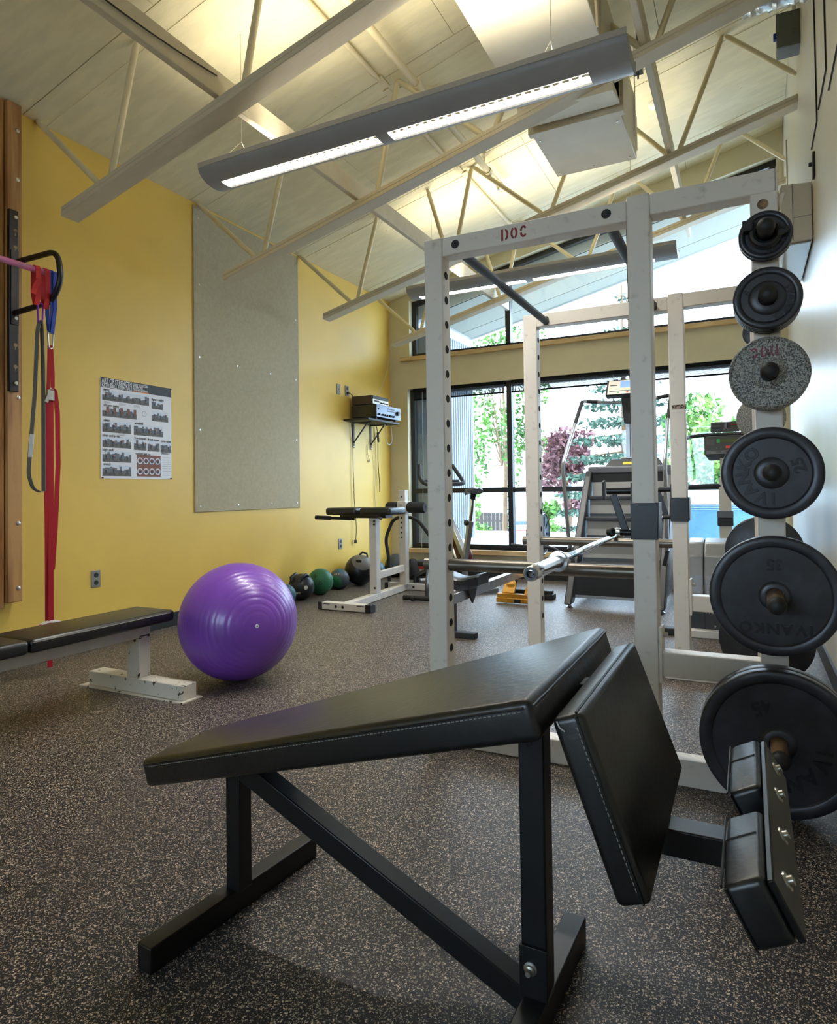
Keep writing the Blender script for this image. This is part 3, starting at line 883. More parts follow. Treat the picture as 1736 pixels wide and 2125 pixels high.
for y, z in ((PY0 + 0.01, PZ0 + 0.006), (PY1 - 0.01, PZ0 + 0.006), (PY1 - 0.008, PZ1 - 0.006)):
    MB().lathe([(0, 0.012), (0.005, 0.010), (0.0055, 0)], (PX, y, z), (1, 0, 0), 8).build('push_pin', M_maroon, po)

def outlet(y, z, label, sockets=True):
    o = thing('wall_outlet' if sockets else 'wall_switch_plate', label, 'outlet' if sockets else 'switch plate', (XL, y, z))
    MB().box(XL, XL + 0.007, y - 0.036, y + 0.036, z - 0.058, z + 0.058).build('cover_plate', M_outlet, o, bevel=0.003, seg=2)
    if sockets:
        for dz in (-0.026, 0.026):
            MB().lathe([(0, 0.010), (0.016, 0.010), (0.017, 0.006)], (XL, y, z + dz), (1, 0, 0), 14).build('socket', M_dark, o)
        MB().lathe([(0, 0.009), (0.004, 0.008), (0.004, 0.006)], (XL, y, z), (1, 0, 0), 8).build('screw', M_steel, o)
    else:
        MB().box(XL + 0.006, XL + 0.010, y - 0.008, y + 0.008, z - 0.004, z + 0.004).build('jack', M_dark, o)
        for dz in (-0.045, 0.045):
            MB().lathe([(0, 0.009), (0.004, 0.008), (0.004, 0.006)], (XL, y, z + dz), (1, 0, 0), 8).build('screw', M_steel, o)
    return o
outlet(3.041, 0.449, 'grey double outlet low on the yellow wall below the poster')
outlet(6.235, 2.163, 'grey outlet with a black plug beside the stereo shelf')
outlet(6.07, 0.455, 'grey outlet low on the wall behind the big medicine ball')
outlet(6.065, 2.161, 'blank grey plate left of the outlet by the stereo', False)

# ------------------------------------------------------------------ hanging light fixtures
def half_oval(n=12, hw=0.13, h=0.075, a0=0.0, a1=PI):
    return [(-hw * math.cos(a0 + (a1 - a0) * i / n), -h * math.sin(a0 + (a1 - a0) * i / n)) for i in range(n + 1)]
blade_me = only_mesh(MB().prism([(-0.046, -0.002), (0.046, -0.002), (0.046, 0.012), (0, 0.030), (-0.046, 0.012)], (-0.0008, 0, 0), (0, 1, 0), (0, 0, 1), (0.0016, 0, 0)), 'louver_blade', M_louver)
def fixture(xc, yc, zb, label, lit=True, blades=True):
    fx = thing('pendant_light', label, 'pendant light', (xc, yc, zb), 'long pendant light fixtures')
    x0, x1 = xc - 1.225, xc + 1.225
    zt = zb + 0.075
    segs = [(x0 + 0.10, x0 + 1.165), (x0 + 1.235, x1 - 0.18)]
    LW = 0.046
    # curved shell: two long side shells, plus blank bottoms between the louvers
    def shell(poly_in, xa, xb, name, m=M_fixture):
        th = 0.004
        inner = [(a * 0.965, b * 0.93 + 0.0) for a, b in poly_in]
        poly = poly_in + inner[::-1]
        MB().prism(poly, (xa, yc, zt), (0, 1, 0), (0, 0, 1), (xb - xa, 0, 0)).build(name, m, fx)
    am = math.acos(LW / 0.13)
    shell(half_oval(8, a0=0, a1=am), x0, x1, 'shell')
    shell(half_oval(8, a0=PI - am, a1=PI), x0, x1, 'shell')
    for xa, xb in ((x0, segs[0][0]), (segs[0][1], segs[1][0]), (segs[1][1], x1)):
        shell(half_oval(6, a0=am, a1=PI - am), xa, xb, 'blank_cover')
    for sgn in (-1, 1):
        MB().box(x0, x1, yc + sgn * 0.13 - 0.004, yc + sgn * 0.13 + 0.004, zt - 0.004, zt + 0.026).build('lip', M_fixlip, fx, bevel=0.002, seg=1)
    for xe in (x0, x1 - 0.004):
        MB().prism(half_oval(14, 0.127, 0.072) , (xe, yc, zt), (0, 1, 0), (0, 0, 1), (0.004, 0, 0)).build('end_cap', M_fixture, fx)
    for xa, xb in segs:
        # side rails of the louver, its blades, the tube inside
        for sgn in (-1, 1):
            MB().prism([(sgn * LW, 0.0), (sgn * (LW - 0.012), 0.004), (sgn * 0.030, 0.032), (sgn * 0.034, 0.032), (sgn * LW, 0.012)], (xa, yc, zb + 0.004), (0, 1, 0), (0, 0, 1), (xb - xa, 0, 0)).build('reflector', M_louver, fx)
        n = 23
        if blades:
            for i in range(n + 1):
                inst(blade_me, 'louver_blade', fx, (xa + (xb - xa) * i / n, yc, zb + 0.006))
        MB().tube([(xa + 0.01, yc, zb + 0.056), (xb - 0.01, yc, zb + 0.056)], 0.013, 10).build('lamp_tube', M_lamp, fx)
    # suspension wires with yokes, up to the ceiling
    for xw in (x0 + 0.22, x1 - 0.36):
        top = 3.50 if (-1.275 < xw < -0.675 and 0.7 < yc < 3.68) else zc(xw)
        MB().tube([(xw, yc, zt + 0.16), (xw, yc, top)], 0.0025, 6).build('hanger_wire', M_steel, fx)
        MB().tube([(xw, yc - 0.126, zt + 0.02), (xw, yc, zt + 0.16), (xw, yc + 0.126, zt + 0.02)], 0.002, 6).build('wire_yoke', M_steel, fx)
    for sgn, en, rot in ((1, LAMP_UP, (PI, 0, 0)), (-1, LAMP_DOWN, (0, 0, 0))):
        for xa, xb in segs:
            ld = bpy.data.lights.new('tube_light', 'AREA')
            ld.shape = 'RECTANGLE'; ld.size = xb - xa - 0.04; ld.size_y = 0.05 if sgn < 0 else 0.16
            if sgn > 0: ld.spread = R(92)
            ld.energy = en; ld.color = (1.0, 0.91, 0.70) if sgn > 0 else (1.0, 0.98, 0.94)
            lo = bpy.data.objects.new('tube_light', ld)
            COL.objects.link(lo)
            lo.location = ((xa + xb) / 2, yc, zb + 0.085 if sgn > 0 else zb + 0.038)
            lo.rotation_euler = rot
            lo.parent = fx
            lo.location = Vector(lo.location) - ORG[fx.name]
    return fx
fixture(-1.645, 2.99, 2.88, 'long grey pendant light hanging nearest the camera, between the first two trusses')
fixture(-1.70, 5.74, 2.91, 'long grey pendant light hanging farther back, in front of the upper window')

# ------------------------------------------------------------------ timber post and pull-up bar with straps
tp = thing('timber_post', 'doubled fir post fixed to the yellow wall at the left edge', 'post', (-3.98, 2.40, 0.37))
MB().prism([(2.385, 0.39), (2.475, 0.39), (2.475, 3.415), (2.385, 3.415)], (XL + 0.001, 0, 0), (0, 1, 0), (0, 0, 1), (0.093, 0, 0)).build('plank', M_fir, tp, bevel=0.004, seg=1)
MB().box(XL + 0.001, -3.955, 2.20, 2.382, 0.36, 3.415).build('plank', M_fir, tp, bevel=0.004, seg=1)
for z in (0.47, 0.86, 1.62, 2.95, 3.25):
    MB().lathe([(0, 0.006), (0.008, 0.005), (0.013, 0.003), (0.014, 0)], (-3.93, 2.448, z), (1, 0, 0), 12).build('bolt', M_steel, tp)
pb = thing('pull_up_bar', 'black steel pull-up bracket with a pink taped bar on the timber post', 'pull-up bar', (-3.93, 2.40, 1.65))
def bracket(y, first=True):
    MB().box(-3.93, -3.905, y - 0.028, y + 0.028, 1.65, 2.745).build('mounting_rail', M_black, pb, bevel=0.002, seg=1)
    MB().box(-3.905, -3.898, y - 0.022, y + 0.026, 2.05, 2.50).build('bracket_plate', M_black, pb, bevel=0.002, seg=1)
    for z in (2.70, 2.42, 2.09, 1.70):
        MB().lathe([(0, 0.006), (0.010, 0.004), (0.012, 0)], (-3.899, y + 0.008, z), (1, 0, 0), 12).build('bolt', M_steel, pb)
    for z in (2.62, 2.52, 1.93, 1.80):
        MB().lathe([(0, 0.0015), (0.012, 0.0012), (0.012, 0)], (-3.905, y + 0.008, z), (1, 0, 0), 12).box(-3.905, -3.9038, y + 0.004, y + 0.012, z - 0.03, z).build('keyhole', M_rust, pb)
    pts = fillet([(-3.90, y, 2.425), (-3.50, y, 2.425), (-3.47, y, 2.25), (-3.55, y, 2.14), (-3.90, y, 2.12)], 0.13, 8)
    MB().tube(pts, 0.0165, 12).build('loop_tube', M_black, pb)
bracket(2.41)
MB().tube([(-3.575, 2.425, 2.305), (-3.575, 1.2, 2.305)], 0.0175, 14).build('grip_bar', M_pink, pb)
bracket(1.2, False)

BX, BZ = -3.575, 2.305     # where the straps hang
sr = thing('sling_strap', 'bright red sling looped over the pink bar with a violet carabiner', 'strap', (BX, 2.37, 1.9))
def loop_over(y, w, drop, m, par, spread=0.02, name='webbing'):
    a = [(BX + 0.021 * math.cos(t), y, BZ + 0.021 * math.sin(t)) for t in np.linspace(0, PI, 9)]
    left = [(BX - 0.022, y, BZ - drop * f) for f in (0.35, 0.7)] + [(BX - 0.004, y, BZ - drop)]
    right = [(BX + 0.022, y, BZ - drop * f) for f in (0.7, 0.35)]
    pts = [(BX + 0.004, y, BZ - drop)] + right + a + left
    MB().ribbon(pts, w, 0.0035, (0, 1, 0)).build(name, m, par)
loop_over(2.33, 0.030, 0.20, M_redstrap, sr)
loop_over(2.385, 0.030, 0.21, M_redstrap, sr)
MB().ribbon([(BX + 0.026, 2.335, BZ - 0.06), (BX + 0.028, 2.31, BZ - 0.10), (BX + 0.03, 2.295, BZ - 0.15)], 0.03, 0.003, (0, 1, 0.2)).build('loose_end', M_redstrap, sr)
def carabiner(y, ztop, h, m, par, x=BX):
    w = 0.017
    pts = arc((x, y, ztop - w), w, 0, PI, 6, (0, 1, 0)) + arc((x, y, ztop - h + w * 0.7), w * 0.7, PI, 2 * PI, 6, (0, 1, 0))
    return MB().tube(pts, 0.0048, 8, closed=True).build('carabiner', m, par)
carabiner(2.355, BZ - 0.185, 0.115, M_violet, sr)
sb = thing('sling_strap', 'navy blue sling on the pink bar beside the red one, steel carabiner below', 'strap', (BX, 2.41, 1.8))
loop_over(2.412, 0.024, 0.34, M_blue, sb)
MB().ribbon([(BX + 0.03, 2.424, BZ + 0.01), (BX + 0.03, 2.425, BZ - 0.2), (BX + 0.012, 2.418, BZ - 0.35)], 0.022, 0.003, (0, 1, 0)).build('webbing', M_blue, sb)
carabiner(2.416, BZ - 0.33, 0.105, M_steel, sb)
gb2 = thing('resistance_band', 'long grey rubber loop band hanging from the violet carabiner', 'band', (BX, 2.35, 1.1))
zt = BZ - 0.285
pts = fillet([(BX, 2.372, 1.05), (BX, 2.372, 1.7), (BX, 2.365, zt - 0.06), (BX, 2.358, zt), (BX, 2.35, zt), (BX, 2.338, zt - 0.06), (BX, 2.322, 1.6), (BX, 2.29, 1.22),
              (BX, 2.285, 1.14), (BX, 2.31, 1.065), (BX, 2.35, 1.045), (BX, 2.371, 1.045)], 0.03, 4)
MB().ribbon(pts, [0.022] * len(pts), 0.004, (1, 0.5, 0)).build('band_loop', M_greyband, gb2)
MB().ribbon([(BX + 0.003, 2.304, 1.37), (BX + 0.003, 2.2935, 1.24)], 0.0235, 0.0048, (1, 0.5, 0)).build('label', M_label, gb2)

gr = thing('gymnastic_rings', 'long crimson straps with cam buckle carrying rings behind the flat bench', 'gymnastic rings', (BX, 2.43, 0.1))
zt = BZ - 0.425
MB().ribbon([(BX, 2.408, zt + 0.01), (BX, 2.403, zt - 0.2), (BX, 2.398, zt - 0.28)], 0.018, 0.003, (0.3, 1, 0)).build('upper_webbing', M_crimson, gr)
MB().ribbon([(BX, 2.418, zt + 0.01), (BX, 2.428, zt - 0.15), (BX, 2.428, zt - 0.28)], 0.022, 0.003, (0.3, 1, 0)).build('upper_webbing', M_crimson, gr)
MB().box(BX + 0.004, BX + 0.022, 2.385, 2.425, zt - 0.31, zt - 0.25).build('buckle_body', M_steel, gr, bevel=0.003)
MB().bar((BX + 0.018, 2.375, zt - 0.325), (BX + 0.018, 2.412, zt - 0.24), 0.022, 0.006, (1, 0, 0)).build('buckle_lever', M_steel, gr, bevel=0.002)
zb = zt - 0.28
s1 = [(BX, 2.388, zb), (BX, 2.388, 1.3), (BX, 2.395, 0.9), (BX - 0.01, 2.403, 0.5), (BX - 0.02, 2.41, 0.27)]
s2 = [(BX + 0.006, 2.412, zb), (BX + 0.006, 2.413, 1.3), (BX + 0.006, 2.412, 0.9), (BX + 0.004, 2.412, 0.6), (BX + 0.004, 2.413, 0.27)]
s3 = fillet([(BX + 0.012, 2.40, zb + 0.03), (BX + 0.014, 2.432, zb + 0.03), (BX + 0.014, 2.448, zb - 0.10), (BX + 0.012, 2.452, 1.2), (BX + 0.01, 2.436, 0.85), (BX + 0.006, 2.42, 0.6)], 0.02)
MB().ribbon(s1, 0.030, 0.003, (0.3, 1, 0)).build('webbing', M_crimson, gr)
MB().ribbon(s2, 0.028, 0.003, (0.3, 1, 0)).build('webbing', M_crimson, gr)
MB().ribbon(s3, 0.026, 0.003, (0.3, 1, 0)).build('webbing', M_crimson, gr)
MB().ribbon([(BX + 0.01, 2.398, 0.30), (BX + 0.01, 2.402, 0.20), (BX + 0.012, 2.40, 0.05)], 0.026, 0.003, (0.3, 1, 0)).build('tail', M_crimson, gr)
for (c, m, a) in (((BX, 2.415, 0.20), M_label, 0.5), ((BX - 0.03, 2.40, 0.19), M_redstrap, -0.3)):
    u = Vector((math.sin(a), math.cos(a), 0))
    MB().tube(arc(c, 0.10, 0, 2 * PI, 28, u)[:-1], 0.014, 10, closed=True).build('ring', m, gr)

# ------------------------------------------------------------------ stereo shelf
sh = thing('wall_shelf', 'black shelf on two brackets in the far left corner', 'shelf', (XL, 6.5, 1.5))
MB().box(XL, -3.70, 6.16, 6.88, 1.815, 1.838).build('board', M_blackm, sh, bevel=0.002, seg=1)
for y in (6.36, 6.74):
    MB().box(XL, XL + 0.010, y - 0.014, y + 0.014, 1.525, 1.815).build('upright', M_blackm, sh)
    MB().box(XL, -3.78, y - 0.012, y + 0.012, 1.806, 1.815).build('arm', M_blackm, sh)
    MB().bar((XL + 0.008, y, 1.585), (-3.83, y, 1.808), 0.016, 0.010).build('brace', M_blackm, sh)
    for z in (1.54, 1.60):
        MB().lathe([(0, 0.004), (0.006, 0.003), (0.006, 0)], (XL + 0.010, y, z), (1, 0, 0), 8).build('screw', M_steel, sh)
am = thing('amplifier', 'wide black stereo amplifier with knobs on the wall shelf', 'amplifier', (-3.83, 6.53, 1.838))
MB().box(-3.983, -3.665, 6.27, 6.82, 1.858, 1.995).build('case', M_amp, am, bevel=0.003, seg=1)
MB().box(-3.665, -3.655, 6.265, 6.825, 1.855, 1.998).build('faceplate', M_ampface, am, bevel=0.002, seg=1)
for i, y in enumerate((6.315, 6.40, 6.45, 6.50, 6.56, 6.60, 6.65)):
    MB().lathe([(0, 0.018), (0.010, 0.018), (0.012, 0)], (-3.655, y, 1.885), (1, 0, 0), 12).build('knob', M_dark, am)
MB().lathe([(0, 0.024), (0.022, 0.024), (0.025, 0)], (-3.655, 6.745, 1.93), (1, 0, 0), 18).build('volume_knob', M_dark, am)
MB().lathe([(0, 0.008), (0.008, 0.008), (0.008, 0)], (-3.655, 6.31, 1.945), (1, 0, 0), 12).build('power_button', M_dark, am)
for z in (1.935, 1.96):
    MB().box(-3.655, -3.651, 6.52, 6.67, z, z + 0.010).build('selector_strip', M_dark, am)
for y in (6.32, 6.76):
    for x in (-3.96, -3.70):
        MB().cyl((x, y, 1.838), (x, y, 1.858), 0.018, 12).build('foot', M_dark, am)
tu = thing('tuner', 'walnut cased tuner with a silver face on top of the amplifier', 'tuner', (-3.85, 6.46, 1.998))
MB().box(-3.98, -3.72, 6.27, 6.64, 2.004, 2.100).build('case', M_tuner, tu, bevel=0.003, seg=1)
MB().box(-3.72, -3.712, 6.285, 6.638, 2.008, 2.060).build('faceplate', M_tunerface, tu)
MB().box(-3.72, -3.712, 6.285, 6.638, 2.060, 2.098).build('upper_face', M_amp, tu)
MB().box(-3.712, -3.709, 6.31, 6.42, 2.03, 2.048).build('dial_window', M_dark, tu)
for y in (6.46, 6.50, 6.535, 6.57, 6.605):
    MB().lathe([(0, 0.012), (0.007, 0.012), (0.008, 0)], (-3.712, y, 2.028), (1, 0, 0), 10).build('knob', M_dark, tu)
for y in (6.31, 6.6):
    for x in (-3.95, -3.75):
        MB().cyl((x, y, 1.9955), (x, y, 2.005), 0.012, 10).build('foot', M_dark, tu)
cords = [
    ('black_cable', M_wireb, 'black cord from the wall outlet up to the amplifier', [(XL + 0.03, 6.235, 2.137), (XL + 0.03, 6.30, 2.13), (XL + 0.03, 6.36, 2.02), (XL + 0.022, 6.40, 1.90)], 0.005),
    ('black_cable', M_wireb, 'black cord with a plug dangling near the big medicine ball', [(XL + 0.014, 6.30, 1.80), (XL + 0.015, 6.33, 1.55), (XL + 0.02, 6.32, 1.3), (XL + 0.02, 6.335, 0.95), (XL + 0.03, 6.35, 0.7), (XL + 0.03, 6.36, 0.58), (XL + 0.03, 6.34, 0.475)], 0.0045),
    ('black_cable', M_wireb, 'black cord ending above the window sill height, right of the shelf brackets', [(XL + 0.02, 6.86, 1.81), (XL + 0.03, 6.87, 1.70), (XL + 0.02, 6.88, 1.4), (XL + 0.025, 6.90, 1.15), (XL + 0.025, 6.905, 1.02)], 0.005),
    ('white_cord', M_wirew, 'white cord looping under the right end of the stereo shelf', [(-3.80, 6.70, 1.815), (-3.80, 6.72, 1.62), (-3.80, 6.80, 1.565), (-3.80, 6.88, 1.62), (-3.80, 6.85, 1.80)], 0.0045),
    ('white_cord', M_wirew, 'long white cord hanging from the shelf down to the medicine balls', [(XL + 0.012, 6.80, 1.80), (XL + 0.015, 6.79, 1.5), (XL + 0.012, 6.83, 1.25), (XL + 0.012, 6.81, 1.0), (XL + 0.012, 6.84, 0.6), (XL + 0.02, 6.83, 0.25)], 0.0035),
    ('white_cord', M_wirew, 'short white cord with a connector below the brackets', [(XL + 0.012, 6.68, 1.62), (XL + 0.013, 6.655, 1.55), (XL + 0.012, 6.66, 1.45), (XL + 0.016, 6.69, 1.40)], 0.0035),
    ('antenna_wire', M_wirew, 'thin antenna wire rising from the tuner into the corner', [(-3.85, 6.58, 2.10), (-3.88, 6.75, 2.24), (-3.93, 6.98, 2.45), (-3.97, 7.15, 2.72), (-3.98, 7.2, 2.9)], 0.003)]
for nm, m, lb, pts, r in cords:
    mb = MB().tube(fillet(pts, 0.05, 3), r, 6)
    if 'plug' in lb: mb.box(XL + 0.018, XL + 0.042, 6.327, 6.353, 0.44, 0.478)
    if 'connector' in lb: mb.box(XL + 0.008, XL + 0.024, 6.68, 6.70, 1.375, 1.402)
    if 'up to the amplifier' in lb: mb.cyl((XL + 0.0105, 6.235, 2.137), (XL + 0.032, 6.235, 2.137), 0.014, 10)
    if 'above the window sill' in lb: mb.tube([(XL + 0.03, 6.865, 1.74), (XL + 0.034, 6.875, 1.62)], 0.014, 8)
    single(nm, mb, m, lb, 'cord')

# ------------------------------------------------------------------ purple exercise ball
pc, pr_ = Vector((-2.53, 2.80, 0.318)), 0.318
ball = thing('exercise_ball', 'large glossy purple exercise ball on the floor by the wall', 'exercise ball', (pc.x, pc.y, 0))
vax = (Vector((0, 0, 1.02)) - pc).normalized()
# the valve faces the camera, a little right of centre
vax = (vax + Vector((math.cos(YAW), math.sin(YAW), 0)) * 0.33 + Vector((0, 0, -0.10))).normalized()
prof = []
N_ = 150
for i in range(N_ + 1):
    a = PI * i / N_
    r_ = pr_
    d = a * 180 / PI
    groove = min(abs(d - g) for g in (6, 13, 20, 27, 34, 40, 46, 52, 57, 62, 66, 70, 74, 78, 82, 86, 90, 94, 98, 102, 106, 110, 116, 122, 128, 134, 140, 147, 154, 161, 168))
    if groove < 0.7: r_ = pr_ - 0.0016
    prof.append((r_ * math.sin(a), r_ * math.cos(a)))
prof[0] = (0, pr_); prof[-1] = (0, -pr_)
MB().lathe(prof, pc, vax, 96).build('shell', M_purple, ball, angle=60)
pv = pc + vax * (pr_ - 0.002)
MB().lathe([(0, 0.003), (0.004, 0.003), (0.0045, 0.005), (0.009, 0.005), (0.010, 0)], pv, vax, 16).build('valve_plug', M_valve, ball)
MB().lathe([(0, 0.006), (0.0035, 0.006), (0.0035, 0.002)], pv, vax, 10).build('valve_hole', M_dark, ball)

# ------------------------------------------------------------------ white flat bench
fb = thing('flat_bench', 'low white framed bench with a black pad at the left edge', 'bench', (-2.86, 2.3, 0))
def pad(par, x0, x1, y0, y1, z0, z1, name, bev=0.02, m=M_leather):
    return MB().box(x0, x1, y0, y1, z0, z1).build(name, m, par, bevel=bev, seg=4)
pad(fb, -3.015, -2.725, 1.752, 2.535, 0.352, 0.413, 'pad')
pad(fb, -3.015, -2.725, 0.75, 1.748, 0.352, 0.413, 'pad')
MB().tube([(-2.7255, 1.76, 0.400), (-2.7255, 2.50, 0.400)], 0.0018, 6).build('stitching', M_thread, fb)
MB().box(-3.185, -2.497, 2.365, 2.455, 0.006, 0.080).build('foot_bar', M_chip, fb, bevel=0.004, seg=2)
MB().box(-3.235, -2.475, 2.345, 2.475, 0.0, 0.006).build('foot_plate', M_chip, fb)
MB().box(-2.905, -2.812, 2.375, 2.447, 0.08, 0.30).build('post', M_chip, fb, bevel=0.004, seg=2)
MB().box(-2.905, -2.812, 0.80, 2.447, 0.285, 0.352).build('rail', M_white, fb, bevel=0.004, seg=2)
MB().box(-2.905, -2.812, 0.80, 0.872, 0.08, 0.30).build('post', M_chip, fb, bevel=0.004, seg=2)
MB().box(-3.185, -2.497, 0.79, 0.88, 0.0, 0.080).build('foot_bar', M_chip, fb, bevel=0.004, seg=2)

# ------------------------------------------------------------------ foreground decline bench
db = thing('decline_bench', 'black padded decline bench with foot holders filling the foreground', 'bench', (-0.75, 1.26, 0))
def hexpad(name, top, nrm, th, bev, m=M_leather, par=None):
    """top = 4 corners in ring order; thickness along -nrm"""
    nrm = Vector(nrm).normalized()
    t = [Vector(p) for p in top]
    b = [p - nrm * th for p in t]
    return MB().hexa([b[0], b[1], b[3], b[2], t[0], t[1], t[3], t[2]]).build(name, m, par, bevel=bev, seg=4)
B1 = [(-1.325, 1.120, 0.380), (-0.305, 0.968, 0.702), (-0.305, 1.560, 0.702), (-1.325, 1.372, 0.380)]
n1 = (-0.30, 0, 0.954)
hexpad('back_pad', B1, n1, 0.066, 0.013, par=db)
B2 = [(-0.232, 1.000, 0.682), (-0.136, 1.000, 0.418), (-0.136, 1.515, 0.418), (-0.232, 1.515, 0.682)]
n2 = (0.943, 0, 0.333)
hexpad('seat_pad', B2, n2, 0.052, 0.011, par=db)
# piping and stitching along the pad edges
def edge_line(mb, a, b, off, r=0.0022, n=6, wob=0.0):
    a, b, off = Vector(a), Vector(b), Vector(off)
    pts = []
    for i in range(15):
        t = i / 14
        pts.append(a.lerp(b, 0.012 + 0.976 * t) + off + Vector((0, 0, wob * math.sin(9 * t * PI) * random.uniform(0.4, 1))))
    mb.tube(pts, r, n)
nn1, nn2 = Vector(n1), Vector(n2)
mb = MB()
edge_line(mb, B1[0], B1[1], -nn1 * 0.012 + Vector((0, -0.0006, 0)), wob=0.001)
edge_line(mb, B1[1], B1[2], -nn1 * 0.012 + Vector((0.0006, 0, 0)) , wob=0.001)
mb.build('piping', M_leather_edge, db)
def dashes(mb, a, b, off, r=0.0009, step=0.009):
    a, b, off = Vector(a), Vector(b), Vector(off)
    L = (b - a).length; d = (b - a) / L
    s_ = 0.02
    while s_ < L - 0.02:
        mb.bar(a + d * s_ + off, a + d * (s_ + step * 0.6) + off, 0.0014, 0.0014)
        s_ += step
mb = MB()
dashes(mb, B1[0], B1[1], -nn1 * 0.017 + Vector((0, -0.0002, 0)))
dashes(mb, B1[1], B1[2], -nn1 * 0.017 + Vector((0.0002, 0, 0)))
tag(mb.build('stitching', M_thread, db), kind='stuff')
mb = MB()
edge_line(mb, B2[0], B2[1], -nn2 * 0.011 + Vector((0, -0.0006, 0)))
edge_line(mb, B2[3], B2[0], -nn2 * 0.011 + Vector((0, 0, 0.0005)))
mb.build('piping', M_leather_edge, db)
mb = MB()
dashes(mb, B2[0], B2[1], -nn2 * 0.015 + Vector((0, -0.0003, 0)))
tag(mb.build('stitching', M_thread, db), kind='stuff')
MB().tube([(-0.2703, 0.9985, 0.664), (-0.266, 0.9982, 0.655), (-0.258, 0.9985, 0.650)], 0.0012, 6).build('tear', M_label, db)
# steel frame
MB().bar((-1.175, 1.0, 0.0285), (-1.125, 1.53, 0.0285), 0.046, 0.057).build('foot_bar', M_black, db, bevel=0.003, seg=2)
MB().bar((-0.388, 0.96, 0.030), (-0.370, 1.497, 0.030), 0.048, 0.060).build('foot_bar', M_black, db, bevel=0.003, seg=2)
MB().box(-1.160, -1.116, 1.232, 1.276, 0.055, 0.385).build('post', M_black, db, bevel=0.003, seg=2)
MB().box(-0.407, -0.357, 1.220, 1.272, 0.058, 0.655).build('post', M_black, db, bevel=0.003, seg=2)
MB().bar((-1.10, 1.247, 0.353), (-0.395, 1.247, 0.006 + 0.028), 0.048, 0.048).build('strut', M_black, db, bevel=0.003, seg=2)
MB().hexa([(-1.23, 1.19, 0.336), (-1.00, 1.19, 0.408), (-1.23, 1.32, 0.336), (-1.00, 1.32, 0.408), (-1.23, 1.19, 0.348), (-1.00, 1.19, 0.420), (-1.23, 1.32, 0.348), (-1.00, 1.32, 0.420)]).build('bracket', M_black, db, bevel=0.002, seg=1)
MB().box(-0.409, -0.355, 1.2125, 1.2195, 0.055, 0.155).build('clamp_plate', M_black, db, bevel=0.001, seg=1)
MB().lathe([(0, 0.018), (0.005, 0.018), (0.006, 0.010), (0.009, 0.008), (0.009, 0.003), (0.013, 0.002), (0.013, 0)], (-0.387, 1.2125, 0.115), (0, -1, 0), 14).build('bolt', M_steel, db)
MB().lathe([(0, 0.003), (0.006, 0.002), (0.006, 0)], (-0.385, 1.220, 0.535), (0, -1, 0), 10).build('bolt', M_dark, db)
MB().box(-0.178, 0.022, 1.235, 1.290, 0.372, 0.420).build('arm', M_black, db, bevel=0.003, seg=2)
MB().box(-0.360, -0.262, 1.235, 1.290, 0.615, 0.655).build('seat_bracket', M_black, db, bevel=0.002, seg=1)
# foot holders: plate with four bolts and two pads
dn = Vector((0.46, 0, -0.888)); nn = Vector((0.888, 0, 0.46))      # down the plate, out of the plate
p0 = Vector((0.010, 0, 0.492))
def plate_pt(a, y, b): return p0 + dn * a + nn * b + Vector((0, y, 0))
vs = [plate_pt(a, y, b) for b in (0, 0.010) for y in (0.998, 1.535) for a in (0.0, 0.082)]
MB().hexa(vs).build('foot_plate', M_black, db, bevel=0.002, seg=1)
for y in (1.065, 1.20, 1.355, 1.475):
    MB().lathe([(0, 0.010), (0.007, 0.010), (0.0075, 0.003), (0.013, 0.0025), (0.0135, 0)], plate_pt(0.038, y, 0.010), nn, 12).build('bolt', M_steel, db)
for ya, yb in ((0.998, 1.212), (1.305, 1.545)):
    vs = [plate_pt(a, y, b) for b in (-0.060, -0.001) for y in (ya, yb) for a in (-0.006, 0.084)]
    fp = MB().hexa(vs).build('foot_pad', M_leather, db, bevel=0.011, seg=4)
    mb = MB()
    edge_line(mb, plate_pt(-0.006, ya, -0.059), plate_pt(-0.006, yb, -0.059), (0, 0, 0.0), r=0.002)
    edge_line(mb, plate_pt(-0.004, ya - 0.0003, -0.055), plate_pt(0.082, ya - 0.0003, -0.055), (0, 0, 0.0), r=0.0018)
    ym = ya + 0.62 * (yb - ya)
    edge_line(mb, plate_pt(-0.0062, ym, -0.055), plate_pt(-0.0062, ym, -0.008), (0, 0, 0), r=0.0018)
    mb.build('piping', M_leather_edge, fp)

